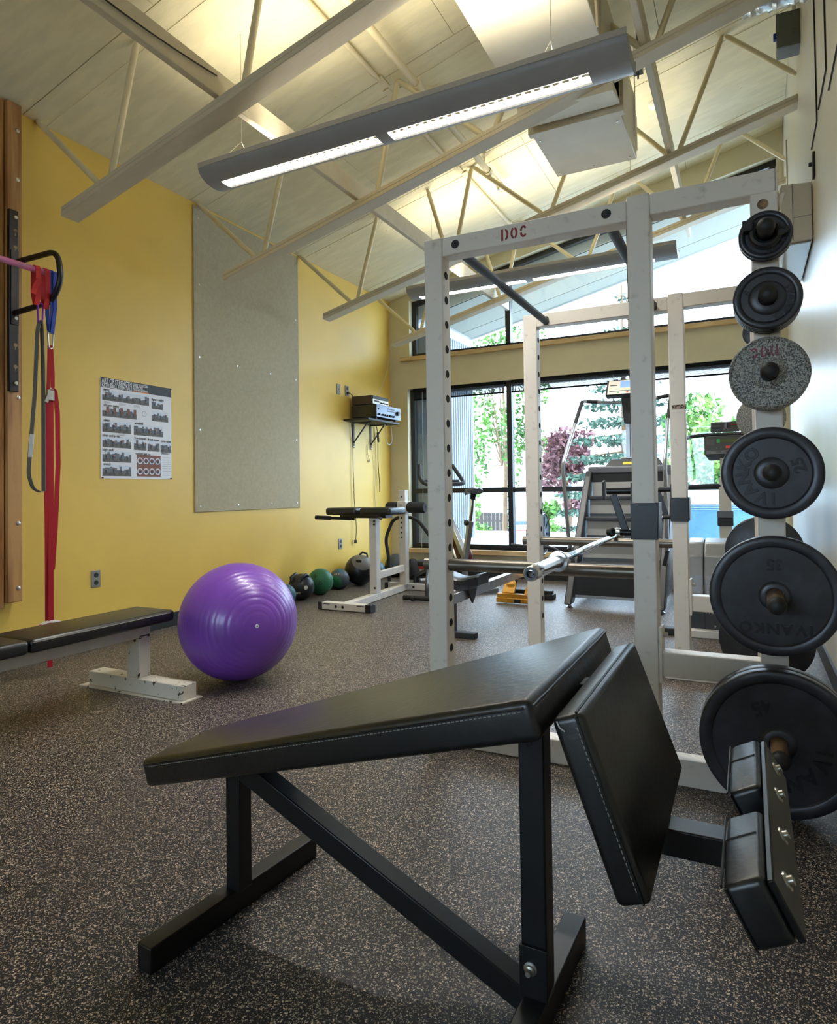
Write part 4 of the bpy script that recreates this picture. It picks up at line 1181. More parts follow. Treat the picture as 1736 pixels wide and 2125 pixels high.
# ------------------------------------------------------------------ power rack
rk = thing('power_rack', 'scuffed white steel power rack with weight pegs and pull-up bars', 'power rack', (-0.55, 3.1, 0))
YN, YF = 2.415, 3.74           # front faces of the near and far side frames
D = 0.076
RX = [(-1.174, -1.093), (-0.368, -0.290), (0.025, 0.105)]
hole_me = only_mesh(MB().lathe([(0, 0.0012), (0.0155, 0.0012), (0.0165, 0.0)], (0, 0, 0), (1, 0, 0), 14), 'pin_hole', M_hole)
for Y, near in ((YN, True), (YF, False)):
    (a0, a1), (b0, b1), (c0, c1) = RX
    MB().box(a0, a1, Y, Y + D, 0.0, 2.052).build('upright', M_worn, rk, bevel=0.005, seg=2)
    MB().box(b0, b1, Y - 0.002, Y + D + 0.002, 0.0, 2.062).build('upright', M_worn, rk, bevel=0.005, seg=2)
    MB().box(c0, c1, Y, Y + D, 0.0, 1.985).build('storage_upright', M_worn, rk, bevel=0.005, seg=2)
    MB().box(a1, b0, Y + 0.001, Y + D - 0.001, 1.974, 2.051).build('top_beam', M_worn, rk, bevel=0.005, seg=2)
    MB().box(b1, c1 - 0.004, Y + 0.001, Y + D - 0.001, 1.982, 2.058).build('top_beam', M_worn, rk, bevel=0.005, seg=2)
    MB().box(c1 - 0.004, c1 + 0.002, Y - 0.002, Y + D + 0.002, 1.975, 2.062).build('end_plate', M_chip, rk)
    MB().prism([(c1 - 0.004, 1.982), (c1 + 0.022, 1.982), (c1 - 0.001, 1.90)], (0, Y + 0.03, 0), (1, 0, 0), (0, 0, 1), (0, 0.006, 0)).build('gusset', M_worn, rk)
    MB().box(b1, c0, Y + 0.004, Y + D - 0.004, 0.366, 0.450).build('lower_brace', M_worn, rk, bevel=0.004, seg=2)
    MB().box(b1, b1 + 0.012, Y - 0.002, Y + D, 0.345, 0.535).build('brace_plate', M_worn, rk, bevel=0.002, seg=1)
    MB().lathe([(0, 0.016), (0.009, 0.016), (0.0095, 0)], (b1 + 0.012, Y + 0.035, 0.505), (1, 0, 0), 6).build('bolt', M_steel, rk)
    MB().box(a0 + 0.002, c1 - 0.002, Y + 0.002, Y + D - 0.002, 0.0, 0.090).build('floor_rail', M_worn, rk, bevel=0.004, seg=2)
    for k in range(17):
        z = 1.905 - 0.1015 * k
        if abs(z - 0.72) < 0.04: continue
        inst(hole_me, 'pin_hole', rk, (a1, Y + D / 2, z))
    for x, z, m in ((-1.034, 2.014, M_dark), (-0.439, 2.016, M_dark), (0.062, 1.945, M_rust)):
        MB().lathe([(0.0, 0.004), (0.010, 0.004), (0.011, 0.002), (0.0165, 0.002), (0.0175, 0)], (x, Y + 0.001, z), (0, -1, 0), 16).build('pin_cap', m, rk)
    MB().tube([(a0 - 0.03, Y + D / 2, 0.719), (b0 + 0.01, Y + D / 2, 0.719)], 0.0245, 16).build('safety_bar', M_pipe, rk)
    # j-hook on its sliding collar
    col = MB().box(b0 - 0.006, b1 + 0.006, Y - 0.008, Y + D + 0.006, 0.840, 0.968)
    jh = col.build('j_hook', M_black, rk, bevel=0.002, seg=1)
    MB().box(b1 + 0.006, b1 + 0.011, Y - 0.006, Y + D + 0.004, 0.845, 0.970).build('collar_plate', M_black, jh)
    yc_ = Y + D / 2
    MB().tube([(b0 - 0.004, yc_, 1.012), (b0 - 0.094, yc_, 1.012)], 0.014, 14).build('hook_arm', M_black, jh)
    MB().prism([(-0.012, -0.03), (0.012, -0.03), (0.020, 0.03), (0.006, 0.042), (-0.018, 0.034)], (b0 - 0.100, yc_, 1.010), (0, 1, 0), (0, 0, 1), (-0.009, 0, 0)).build('hook_lip', M_black, jh, bevel=0.002, seg=1)
    MB().bar((b0 - 0.072, yc_, 0.998), (b0 - 0.030, yc_, 0.865), 0.012, 0.026, (1, 0, 0)).build('hook_brace', M_black, jh, bevel=0.002, seg=1)
    MB().bar((b0 - 0.004, yc_, 1.04), (b0 - 0.004, yc_, 0.84), 0.05, 0.006, (1, 0, 0)).build('back_plate', M_black, jh)
    MB().tube([(b0 - 0.004, yc_, 0.862), (b0 - 0.050, yc_, 0.862)], 0.012, 12).build('pin_sleeve', M_black, jh)
    MB().tube([(b0 - 0.050, yc_, 0.862), (b0 - 0.066, yc_, 0.862)], 0.006, 10).build('pin', M_chrome, jh)
    MB().sphere((b0 - 0.082, yc_, 0.862), 0.018, 20, 12).build('knob', M_blackm, jh)
for x in (-1.034, -0.439):
    MB().tube([(x, YN + D - 0.002, 2.000), (x, YN + 0.45, 2.000), (x, YN + 0.47, 2.0), (x, YN + 0.56, 2.0), (x, YN + 0.58, 2.0), (x, YF + 0.03, 2.000)], [0.0195, 0.0195, 0.0175, 0.0175, 0.0195, 0.0195], 16).build('pull_up_tube', M_tape, rk)
mb = MB().box(-0.356, -0.284, YF - 0.0005 - 0.002, YF + 0.0, 1.438, 1.462)
mb.build('tape_mark', mat('smudged_marker', (40, 30, 26), 0.6, rgb2=(170, 150, 130), vscale=150, lo=0.45, hi=0.52), rk)
def stencil(par, o, u, v, h, d, m):
    """the letters D O C cut as a stencil, with its bridges"""
    u, v = Vector(u).normalized(), Vector(v).normalized()
    w = u.cross(v) * d
    mb = MB()
    wd, th = 0.64 * h, 0.19 * h
    def band(cx, a0, a1):
        rx, ry = wd / 2, h / 2
        A = [R(a0 + (a1 - a0) * i / 9) for i in range(10)]
        for p, q in zip(A[:-1], A[1:]):
            poly = [(cx + rx * math.cos(p), ry * math.sin(p)), (cx + rx * math.cos(q), ry * math.sin(q)),
                    (cx + (rx - th) * math.cos(q), (ry - th * 0.9) * math.sin(q)), (cx + (rx - th) * math.cos(p), (ry - th * 0.9) * math.sin(p))]
            mb.prism(poly, o, u, v, w)
    s_ = 0.84 * h
    mb.prism([(-s_ - wd / 2, -h / 2), (-s_ - wd / 2 + th, -h / 2), (-s_ - wd / 2 + th, h / 2), (-s_ - wd / 2, h / 2)], o, u, v, w)
    band(-s_ + 0.03 * h, -84, 84)
    band(0, -78, 78); band(0, 102, 258)
    band(s_, 35, 168); band(s_, 192, 325)
    return mb.build('lettering', m, par)
stencil(rk, (-0.787, YN + 0.0012, 2.012), (1, 0, 0), (0, 0, 1), 0.045, 0.0006, M_red_paint)

# pegs and plates
PXC = 0.066
PEGS = [(1.823, 2.255), (1.610, 2.250), (1.378, 2.262), (1.062, 2.235), (0.680, 2.105), (0.232, 2.130)]
for (z, tip) in PEGS:
    m_ = M_rust if z < 0.7 else M_black
    MB().tube([(PXC, YN, z), (PXC, tip + 0.026, z)], 0.0245, 18).build('peg', m_, rk)
    MB().lathe([(0.0255, -0.012), (0.0265, 0.0), (0.0255, 0.010), (0.020, 0.019), (0.011, 0.025), (0, 0.0265)], (PXC, tip + 0.026, z), (0, -1, 0), 20).build('peg_cap', M_blackm, rk)
    MB().tube([(PXC, YF + D, z), (PXC, YF + D + (YN - tip) - 0.026, z)], 0.0245, 16).build('peg', m_, rk)
    MB().sphere((PXC, YF + D + (YN - tip) - 0.026, z), 0.026, 16, 10).build('peg_cap', M_blackm, rk)

def plate_mesh(Rr, th, hub, rim):
    return MB().lathe([(0.0262, 0.0), (0.0262, th + 0.002), (hub - 0.004, th + 0.002), (hub, th - 0.001), (hub + 0.004, th - 0.005), (rim - 0.004, th - 0.005), (rim, th - 0.0015), (rim + 0.002, th),
                       (Rr - 0.006, th), (Rr - 0.0015, th - 0.003), (Rr, th - 0.008), (Rr, 0.008), (Rr - 0.0015, 0.003), (Rr - 0.006, 0.0), (0.0262, 0.0)], (0, 0, 0), (0, -1, 0), 72)
KINDS = {'2.5': (0.078, 0.022, 0.045, 0.062), '5': (0.098, 0.0215, 0.050, 0.078), '10': (0.116, 0.030, 0.046, 0.109),
         '25': (0.145, 0.036, 0.046, 0.113), '35': (0.186, 0.040, 0.042, 0.155), '45': (0.224, 0.045, 0.046, 0.188)}
KMESH = {}
def plate(kind, y_back, z, label, cat='weight plate', group=None, ang=0.0, text=True, front=True, tilt=0.0):
    Rr, th, hub, rim = KINDS[kind]
    m = M_grey_plate if kind == '10' else M_iron
    p = thing('weight_plate', label, cat, (PXC, y_back, z), group)
    if kind not in KMESH:
        KMESH[kind] = only_mesh(plate_mesh(Rr, th, hub, rim), 'disc', m)
    d = inst(KMESH[kind], 'disc', p, (PXC, y_back, z))
    if not front: d.rotation_euler = (0, 0, PI)
    if text and front:
        yf = y_back - th + 0.0052
        ca, sa = math.cos(ang), math.sin(ang)
        u, v = Vector((ca, 0, sa)), Vector((-sa, 0, ca))
        c = Vector((PXC, yf, z))
        rm = (hub + rim) / 2
        sz = {'2.5': 0.016, '5': 0.026, '25': 0.050, '35': 0.046, '45': 0.062}.get(kind)
        if kind == '10':
            stencil(p, (PXC - 0.012, y_back - th + 0.0050, z + 0.068), (-1, 0, -0.05), (0.05, 0, -1), 0.034, 0.0006, M_faded_red)
        else:
            # raised maker's word, laid letter by letter along the rim
            word = 'IVANKO'
            adv = {'I': 0.42, 'V': 0.98, 'A': 0.98, 'N': 1.0, 'K': 0.92, 'O': 1.06}
            tot = sum(adv[ch] for ch in word)
            pos = 0.0
            for ch in word:
                e = (pos + adv[ch] / 2 - tot / 2) * sz * 0.84      # distance along the word from its middle
                pos += adv[ch]
                if kind == '35':
                    tgn, rad, rad_o = u, v, c + v * rm + u * e
                else:
                    a = ang + PI / 2 - e / rm
                    rad = Vector((math.cos(a), 0, math.sin(a)))
                    tgn = Vector((math.sin(a), 0, -math.cos(a)))
                    rad_o = c + rad * rm
                place_text('lettering', ch, sz, 0.0022, M_iron_text, p, rad_o, tgn, rad, bold=0.0012, bevel=0.0008)
            num = {'2.5': '2\u00bd'}.get(kind, kind)
            place_text('number', num, sz * 0.95, 0.0022, M_iron_text, p, c - v * rm, u, v, bold=0.001, bevel=0.0008)
    return p
g_small = 'small plates on the top rack peg'
Y0 = YN - 0.006
plate('2.5', Y0 - 0.012, 1.823, 'smallest black plate on the top near peg, half hidden behind its twin', ang=0, text=False)
plate('2.5', Y0 - 0.036, 1.823, 'smallest black plate in front on the top near peg, behind a clamp', ang=R(-140))
for k in range(3):
    plate('5', Y0 - 0.008 - 0.0228 * k, 1.610, ['thin black plate against the post on the second peg', 'thin black plate second from the post on the second peg', 'thin black plate third from the post on the second peg'][k], text=False)
plate('5', Y0 - 0.008 - 0.0228 * 3, 1.610, 'thin black plate numbered 5, frontmost on the second near peg', ang=R(-112))
plate('10', Y0 - 0.010, 1.378, 'speckled grey plate against the post on the third near peg', text=False)
plate('10', Y0 - 0.042, 1.378, 'worn speckled grey plate with faded red stencil, frontmost on the third near peg')
plate('25', Y0 - 0.042, 1.062, 'black iron plate numbered 25 on the fourth near peg', ang=R(107))
plate('35', Y0 - 0.060, 0.680, 'black iron plate numbered 35 on the fifth near peg', ang=PI)
plate('45', Y0 - 0.030, 0.232, 'big black iron plate behind the one numbered 45 on the lowest near peg', text=False)
plate('45', Y0 - 0.078, 0.232, 'big black iron plate numbered 45, frontmost on the lowest near peg', ang=R(-157))
Y1 = YF + D + 0.006
plate('2.5', Y1 + 0.01, 1.823, 'smallest black plate on the far side frame of the rack', front=False)
plate('5', Y1 + 0.01, 1.610, 'thin black plate on the second peg of the far side frame', front=False)
plate('10', Y1 + 0.01, 1.378, 'speckled grey plate on the far side frame of the rack', front=False)
plate('25', Y1 + 0.01, 1.062, 'black plate on the fourth peg of the far side frame', front=False)
plate('35', Y1 + 0.01, 0.680, 'black plate on the fifth peg of the far side frame', front=False)
plate('45', Y1 + 0.01, 0.232, 'big black plate on the lowest peg of the far side frame', front=False)
# clamp on the top peg
cl = thing('bar_clamp', 'black plastic bar clamp with two tabs on the top near peg', 'clamp', (PXC, 2.33, 1.823))
yk = Y0 - 0.036 - 0.0245
mb = MB().tube(arc((PXC, yk - 0.014, 1.823), 0.037, R(-205), R(30), 22), 0.0105, 8)
mb.build('ring', M_blackm, cl)
MB().box(PXC - 0.066, PXC - 0.036, yk - 0.028, yk - 0.002, 1.832, 1.868).build('lever', M_blackm, cl, bevel=0.004)
MB().hexa([(PXC + 0.030, yk - 0.026, 1.800), (PXC + 0.066, yk - 0.026, 1.815), (PXC + 0.030, yk - 0.004, 1.800), (PXC + 0.066, yk - 0.004, 1.815), (PXC + 0.032, yk - 0.026, 1.822), (PXC + 0.062, yk - 0.026, 1.834), (PXC + 0.032, yk - 0.004, 1.822), (PXC + 0.062, yk - 0.004, 1.834)]).build('latch', M_blackm, cl, bevel=0.003)
MB().lathe([(0, 0.003), (0.004, 0.003), (0.005, 0)], (PXC + 0.05, yk - 0.026, 1.826), (0, -1, 0), 10).build('hinge_pin', M_dark, cl)

# barbell across the safety bars
ZB = 0.719 + 0.0245 + 0.0145
bA, bB = Vector((-0.612, 1.985, ZB)), Vector((-0.686, 4.245, ZB))
bd = (bB - bA).normalized()
L_ = (bB - bA).length
bb = thing('barbell', 'bare chrome barbell lying across the safety bars of the rack', 'barbell', (-0.65, 3.08, ZB - 0.04))
def at(t): return bA + bd * t
MB().tube([at(0.40), at(0.62), at(0.622), at(0.86), at(0.862), at(1.5), at(1.76), at(L_ - 0.4)], [0.0140, 0.0140, 0.0136, 0.0136, 0.0140, 0.0140, 0.0138, 0.0140], 16).build('shaft', M_chrome, bb)
for (t0, sg) in ((0.0, 1), (L_, -1)):
    MB().lathe([(0.011, -0.012), (0.011, 0.0), (0.0215, 0.0), (0.0245, 0.004), (0.0248, 0.10), (0.0248, 0.365), (0.0235, 0.366), (0.0235, 0.372)], at(t0), bd * sg, 28).build('sleeve', M_chrome, bb)
    MB().lathe([(0, 0.012), (0.011, 0.010), (0.0115, 0.0006), (0.0125, -0.0006), (0.0205, -0.0006), (0.0215, 0.0015)], at(t0), bd * sg, 20).build('end_plug', M_dark if False else M_grey, bb)
    MB().lathe([(0.0235, 0.0), (0.036, 0.001), (0.0385, 0.005), (0.0385, 0.022), (0.035, 0.027), (0.0255, 0.029), (0.0255, 0.042), (0.0145, 0.044)], at(t0 + sg * 0.368), bd * sg, 28).build('collar', M_chrome, bb)
for t in (0.56, 0.80):
    MB().cyl(at(t), at(t + 0.006), 0.01445, 16).build('knurl_ring', M_rust, bb)

# ------------------------------------------------------------------ roman chair
rc = thing('roman_chair', 'white framed back extension bench with black pads and rollers', 'exercise bench', (-3.15, 5.4, 0))
MB().box(-3.345, -2.905, 4.745, 4.825, 0.004, 0.066).build('front_base', M_white, rc, bevel=0.004, seg=2)
for a, b in ((-3.385, -3.345), (-2.905, -2.850)):
    ec = MB().box(a, b, 4.741, 4.829, 0.0, 0.070).build('end_cap', M_blackm, rc, bevel=0.006, seg=2)
for a, b in ((-3.335, -3.26), (-2.985, -2.915)):
    MB().box(a, b, 4.7435, 4.7455, 0.018, 0.054).build('label', M_label, rc)
    MB().box(a, b, 4.7428, 4.7436, 0.050, 0.056).build('label_band', M_dark, rc)
for x in (-3.20, -3.13):
    MB().lathe([(0, 0.004), (0.011, 0.003), (0.013, 0)], (x, 4.745, 0.035), (0, -1, 0), 14).build('bolt', M_dark, rc)
MB().hexa([(-3.165, 4.82, 0.004), (-3.085, 4.82, 0.004), (-3.245, 6.02, 0.004), (-3.165, 6.02, 0.004), (-3.165, 4.82, 0.066), (-3.085, 4.82, 0.066), (-3.245, 6.02, 0.066), (-3.165, 6.02, 0.066)]).build('spine', M_white, rc, bevel=0.004, seg=2)
MB().box(-3.40, -2.95, 6.02, 6.09, 0.004, 0.066).build('rear_base', M_white, rc, bevel=0.004, seg=2)
MB().box(-3.44, -3.40, 6.016, 6.094, 0.0, 0.070).build('end_cap', M_blackm, rc, bevel=0.006, seg=2)
MB().box(-2.95, -2.91, 6.016, 6.094, 0.0, 0.070).build('end_cap', M_blackm, rc, bevel=0.006, seg=2)
MB().lathe([(0, 0.005), (0.012, 0.004), (0.014, 0)], (-3.10, 6.02, 0.035), (0, -1, 0), 14).build('bolt', M_dark, rc)
MB().box(-3.197, -3.122, 5.31, 5.39, 0.066, 0.775).build('front_post', M_white, rc, bevel=0.004, seg=2)
MB().box(-3.213, -3.138, 5.93, 6.005, 0.066, 1.035).build('rear_post', M_white, rc, bevel=0.004, seg=2)
MB().hexa([(-3.185, 5.39, 0.195), (-3.135, 5.39, 0.195), (-3.20, 5.93, 0.205), (-3.15, 5.93, 0.205), (-3.185, 5.39, 0.26), (-3.135, 5.39, 0.26), (-3.20, 5.93, 0.27), (-3.15, 5.93, 0.27)]).build('cross_strut', M_white, rc, bevel=0.004, seg=2)
for z in (0.745, 0.715, 0.12):
    MB().lathe([(0, 0.005), (0.010, 0.004), (0.011, 0)], (-3.14, 5.31, z), (0, -1, 0), 12).build('bolt', M_dark, rc)
for z in (0.75, 0.70, 0.65, 0.60, 0.55, 0.965):
    MB().lathe([(0, 0.001), (0.008, 0.001), (0.0085, 0)], (-3.18, 5.93, z), (0, -1, 0), 12).build('pin_hole', M_hole, rc)
pad(rc, -3.605, -3.265, 5.18, 5.50, 0.805, 0.875, 'pad', 0.025)
pad(rc, -3.225, -2.895, 5.18, 5.50, 0.805, 0.875, 'pad', 0.025)
MB().box(-3.50, -3.00, 5.28, 5.42, 0.775, 0.805).build('pad_carrier', M_black, rc, bevel=0.003, seg=1)
MB().tube([(-3.74, 5.22, 0.782), (-3.58, 5.24, 0.775)], 0.020, 12).tube([(-3.58, 5.24, 0.775), (-3.35, 5.30, 0.765)], 0.014, 12).build('handle', M_foam, rc)
MB().tube([(-3.05, 5.25, 0.785), (-2.98, 5.16, 0.775)], 0.014, 10).build('adjust_knob', M_grey, rc)
MB().box(-3.225, -3.125, 5.915, 6.02, 0.785, 0.92).build('slider', M_white, rc, bevel=0.004, seg=2)
MB().box(-3.205, -3.165, 5.912, 5.915, 0.835, 0.858).build('yellow_label', M_yellowtape, rc)
MB().lathe([(0, 0.03), (0.010, 0.03), (0.012, 0)], (-3.175, 5.915, 0.885), (0, -1, 0), 12).build('pull_pin', M_steel, rc)
for a, b in ((-3.365, -3.235), (-3.118, -2.925)):
    MB().lathe([(0, 0.0), (0.048, 0.0), (0.057, 0.012), (0.057, b - a - 0.012), (0.048, b - a), (0.016, b - a), (0.016, b - a - 0.004), (0, b - a - 0.004)], (a, 5.965, 0.856), (1, 0, 0), 24).build('foam_roller', M_foam, rc)

# ------------------------------------------------------------------ medicine balls along the wall
def ball_thing(nm, label, c, r, m, cat='medicine ball', axis=(0, 0, 1)):
    t_ = thing(nm, label, cat, (c[0], c[1], 0), None)
    MB().sphere((c[0], c[1], r), r, 40, 24, axis).build('shell', m, t_, angle=60)
    return t_
def cap_patch(par, c, r, d, ang, m, name, lift=0.0012):
    d = Vector(d).normalized()
    prof = [((r + lift) * math.sin(a), (r + lift) * math.cos(a)) for a in np.linspace(0, R(ang), 8)]
    prof[0] = (0, r + lift)
    return MB().lathe(prof, c, d, 24).build(name, m, par, angle=60)
ball_thing('medicine_ball', 'small dark teal ball half hidden by the purple exercise ball', (-3.75, 4.75), 0.10, M_teal)
c = (-3.837, 5.112); r = 0.124
b2 = thing('grip_ball', 'black medicine ball with moulded handles, left of the green ball', 'medicine ball', (c[0], c[1], 0))
MB().sphere((c[0], c[1], r), r, 40, 24).build('shell', M_ballblack, b2, angle=60)
for sx in (-0.5, 0.55):
    h0 = Vector((c[0] + sx * 0.09, c[1] - 0.035, r))
    MB().tube([h0 + Vector((0, -0.055, 0.06)), h0 + Vector((sx * 0.02, -0.05, 0.095)), h0 + Vector((sx * 0.03, 0.02, 0.118)), h0 + Vector((sx * 0.02, 0.08, 0.085))], 0.017, 10).build('grip', M_ballblack, b2)
cap_patch(b2, (c[0], c[1], r), r, (-0.18, -0.8, 0.58), 15, M_hole, 'grip_hollow')
cap_patch(b2, (c[0], c[1], r), r, (0.93, -0.62, 0.05), 9, M_label, 'label')
place_text('lettering', '4KG', 0.03, 0.0005, M_label, b2, Vector((c[0], c[1], r)) + Vector((0.36, -0.86, -0.36)).normalized() * (r + 0.002), (0.92, 0.39, 0), Vector((0.36, -0.86, -0.36)).normalized().cross(Vector((0.92, 0.39, 0))), bold=0.0006)
g3 = ball_thing('medicine_ball', 'green rubber medicine ball with hand drawn marker letters', (-3.858, 5.454), 0.129, M_greenball)
cg = Vector((-3.858, 5.454, 0.129))
def on_ball(c, r, d, s_, size, m, par, up=(0, 0, 1)):
    d = Vector(d).normalized(); u = Vector(up).cross(d).normalized(); v = d.cross(u)
    return place_text('lettering', s_, size, 0.0006, m, par, Vector(c) + d * (r + 0.0012), u, v)
on_ball(cg, 0.129, (0.55, -0.80, -0.02), 'D', 0.05, M_ink, g3, up=(0.4, 0, 1))
on_ball(cg, 0.129, (0.1, -0.86, 0.5), 'N', 0.05, M_ink, g3, up=(0.5, 0, 1))
c4 = (-3.879, 5.824); b4 = ball_thing('medicine_ball', 'slate grey medicine ball with a green cap, right of the green ball', c4, 0.106, M_slate)
cap_patch(b4, (c4[0], c4[1], 0.106), 0.106, (0.1, -0.95, -0.25), 42, M_greenball, 'green_cap')
cap_patch(b4, (c4[0], c4[1], 0.106), 0.106, (0.3, -0.35, 0.9), 24, M_teal, 'teal_cap')
on_ball((c4[0], c4[1], 0.106), 0.106, (0.25, -0.8, 0.6), '6 LB', 0.03, M_label, b4)
c5 = (-3.834, 6.166); b5 = ball_thing('medicine_ball', 'biggest medicine ball, soft black with a grey panel', c5, 0.166, M_ballblack)
cap_patch(b5, (c5[0], c5[1], 0.166), 0.166, (0.55, -0.50, 0.78), 42, M_ballgrey, 'grey_panel')
mb = MB().tube([(c5[0] + 0.02, c5[1] - 0.04, 0.335), (c5[0] + 0.05, c5[1] - 0.02, 0.362), (c5[0] + 0.09, c5[1] + 0.0, 0.345), (c5[0] + 0.10, c5[1], 0.31)], 0.011, 8)
mb.build('carry_loop', M_ballblack, b5)
MB().box(c5[0] + 0.03, c5[0] + 0.095, c5[1] - 0.128, c5[1] - 0.118, 0.262, 0.29).build('label', M_ballblack, b5)
ball_thing('medicine_ball', 'teal blue medicine ball behind the white bench post', (-3.895, 6.60), 0.112, M_teal)
c7 = (-3.795, 6.93); b7 = ball_thing('medicine_ball', 'two tone grey and black medicine ball in the far left corner', c7, 0.138, M_slate)
cap_patch(b7, (c7[0], c7[1], 0.138), 0.138, (-0.8, -0.6, 0.1), 52, M_ballblack, 'black_panel')
cap_patch(b7, (c7[0], c7[1], 0.138), 0.138, (0.2, -0.5, -0.9), 58, M_ballblack, 'black_panel')

# ------------------------------------------------------------------ ab machine with arched tube
ab = thing('ab_bench', 'black arched tube ab machine with foam headrest near the corner', 'ab machine', (-3.25, 6.2, 0))
AY = 6.30
MB().tube(fillet([(-3.54, AY, 0.02), (-3.545, AY, 0.32), (-3.585, AY, 0.50), (-3.475, AY, 0.738), (-3.20, AY, 0.738), (-3.04, AY, 0.545), (-2.92, AY, 0.38), (-2.90, AY, 0.02)], 0.09, 6), 0.019, 12).build('arch_tube', M_foam, ab)
MB().lathe([(0, 0), (0.062, 0.0), (0.066, 0.008), (0.066, 0.178), (0.06, 0.186), (0, 0.186)], (-3.225, 6.20, 0.275), (0.42, -0.30, -0.75), 22).build('foam_headrest', M_foam, ab)
MB().tube(fillet([(-3.145, 6.14, 0.13), (-2.84, 5.85, 0.26), (-2.665, 5.44, 0.16), (-2.665, 5.44, 0.03)], 0.08), 0.018, 10).build('spine_tube', M_dgrey, ab)
MB().tube([(-2.90, 5.43, 0.032), (-2.60, 5.43, 0.032)], 0.023, 12).build('stabiliser', M_blackm, ab)
MB().lathe([(0, 0), (0.027, 0), (0.029, 0.006), (0.029, 0.022), (0.027, 0.028), (0, 0.028)], (-2.81, 5.42, 0.029), (1, 0, 0), 18).build('wheel', M_blackm, ab)
MB().tube([(-3.145, 6.14, 0.13), (-3.145, 6.14, 0.015)], 0.016, 8).build('rear_foot', M_dgrey, ab)
st = thing('step_box', 'low black box with a red stripe by the window wall', 'box', (-3.42, 6.98, 0))
MB().box(-3.56, -3.28, 6.86, 7.12, 0.02, 0.20).build('body', M_blackm, st, bevel=0.02, seg=3)
MB().box(-3.52, -3.32, 6.855, 6.861, 0.115, 0.145).build('red_stripe', M_red, st)
MB().box(-3.52, -3.32, 6.855, 6.861, 0.09, 0.108).build('white_stripe', M_label, st)
MB().box(-3.57, -3.27, 6.85, 7.13, 0.0, 0.03).build('base', M_dark, st, bevel=0.006, seg=1)
db1 = MB().lathe([(0, 0), (0.036, 0), (0.04, 0.006), (0.04, 0.05), (0.034, 0.056), (0.014, 0.056), (0.014, 0.16), (0.034, 0.16), (0.04, 0.166), (0.04, 0.21), (0.036, 0.216), (0, 0.216)], (-3.50, 6.48, 0.041), (0.75, 0.66, 0), 18)
single('dumbbell', db1, M_blackm, 'small black dumbbell on the floor beside the ab machine', 'dumbbell')

# ------------------------------------------------------------------ spin bike
bk = thing('spin_bike', 'silver spin bike with black horn handlebars by the window', 'exercise bike', (-2.78, 6.35, 0))
S_, H_ = Vector((-2.46, 6.06, 1.02)), Vector((-2.985, 6.55, 1.13))
ax = Vector((H_.x - S_.x, H_.y - S_.y, 0)).normalized()            # towards the handlebars
sd_ = Vector((ax.y, -ax.x, 0))                                      # rider's right
def bp_(a, s_, z): return Vector((S_.x, S_.y, 0)) + ax * a + sd_ * s_ + Vector((0, 0, z))
LB = 0.72
# saddle
mb = MB()
prof = [(-0.13, 0.075, 0.0), (-0.10, 0.085, 0.012), (-0.04, 0.075, 0.010), (0.02, 0.045, 0.002), (0.08, 0.026, 0.0), (0.13, 0.018, -0.004), (0.145, 0.010, -0.012)]
vs, fs = [], []
for (a, w_, dz) in prof:
    for (q, hgt) in ((-1, -0.028), (-0.85, 0.0), (-0.4, 0.014), (0, 0.010), (0.4, 0.014), (0.85, 0.0), (1, -0.028), (0, -0.045)):
        vs.append(bp_(a, q * w_, 1.025 + dz + hgt))
for i in range(len(prof) - 1):
    for j in range(8):
        fs.append((i * 8 + j, i * 8 + (j + 1) % 8, i * 8 + 8 + (j + 1) % 8, i * 8 + 8 + j))
fs += [tuple(range(8)), tuple(range(48, 56))]
mb.add(vs, fs).build('saddle', M_dgrey, bk, angle=60)
MB().tube([bp_(-0.05, 0, 0.985), bp_(-0.03, 0, 0.94)], 0.03, 10).build('saddle_clamp', M_black, bk)
MB().bar(bp_(-0.03, 0, 0.95), bp_(0.06, 0, 0.60), 0.028, 0.030, ax).build('seat_post', M_chrome, bk, bevel=0.003, seg=1)
MB().bar(bp_(0.03, 0, 0.72), bp_(0.18, 0, 0.30), 0.05, 0.055, ax).build('seat_tube', M_alu, bk, bevel=0.004, seg=2)
MB().lathe([(0, 0.035), (0.026, 0.033), (0.03, 0.02), (0.024, 0.0), (0, 0)], bp_(0.03, -0.028, 0.70), -sd_, 14).build('adjust_knob', M_blackm, bk)
MB().bar(bp_(0.16, 0, 0.34), bp_(0.62, 0, 0.78), 0.055, 0.075).build('main_tube', M_alu, bk, bevel=0.005, seg=2)
MB().bar(bp_(0.60, 0, 0.70), bp_(0.71, 0, 1.03), 0.045, 0.05, ax).build('head_tube', M_alu, bk, bevel=0.004, seg=2)
MB().bar(bp_(0.70, 0, 1.00), bp_(0.715, 0, 1.09), 0.03, 0.03, ax).build('stem', M_chrome, bk)
MB().bar(bp_(0.62, 0, 0.75), bp_(0.84, 0, 0.10), 0.05, 0.05, ax).build('fork', M_alu, bk, bevel=0.004, seg=2)
MB().lathe([(0.02, -0.012), (0.20, -0.012), (0.235, -0.008), (0.24, 0.0), (0.235, 0.008), (0.20, 0.012), (0.02, 0.012), (0.02, -0.012)], bp_(0.78, 0.0, 0.40), sd_, 40).build('flywheel', M_dgrey, bk)
MB().prism([(0.30 * math.cos(t), 0.27 * math.sin(t)) for t in np.linspace(R(-30), R(210), 18)], bp_(0.66, 0.03, 0.44), ax, (0, 0, 1), sd_ * 0.02).build('flywheel_guard', M_maroon, bk)
MB().lathe([(0, 0.0), (0.10, 0.0), (0.11, 0.01), (0.11, 0.03), (0.10, 0.04), (0, 0.04)], bp_(0.24, 0.03, 0.33), sd_, 24).build('chain_guard', M_maroon, bk)
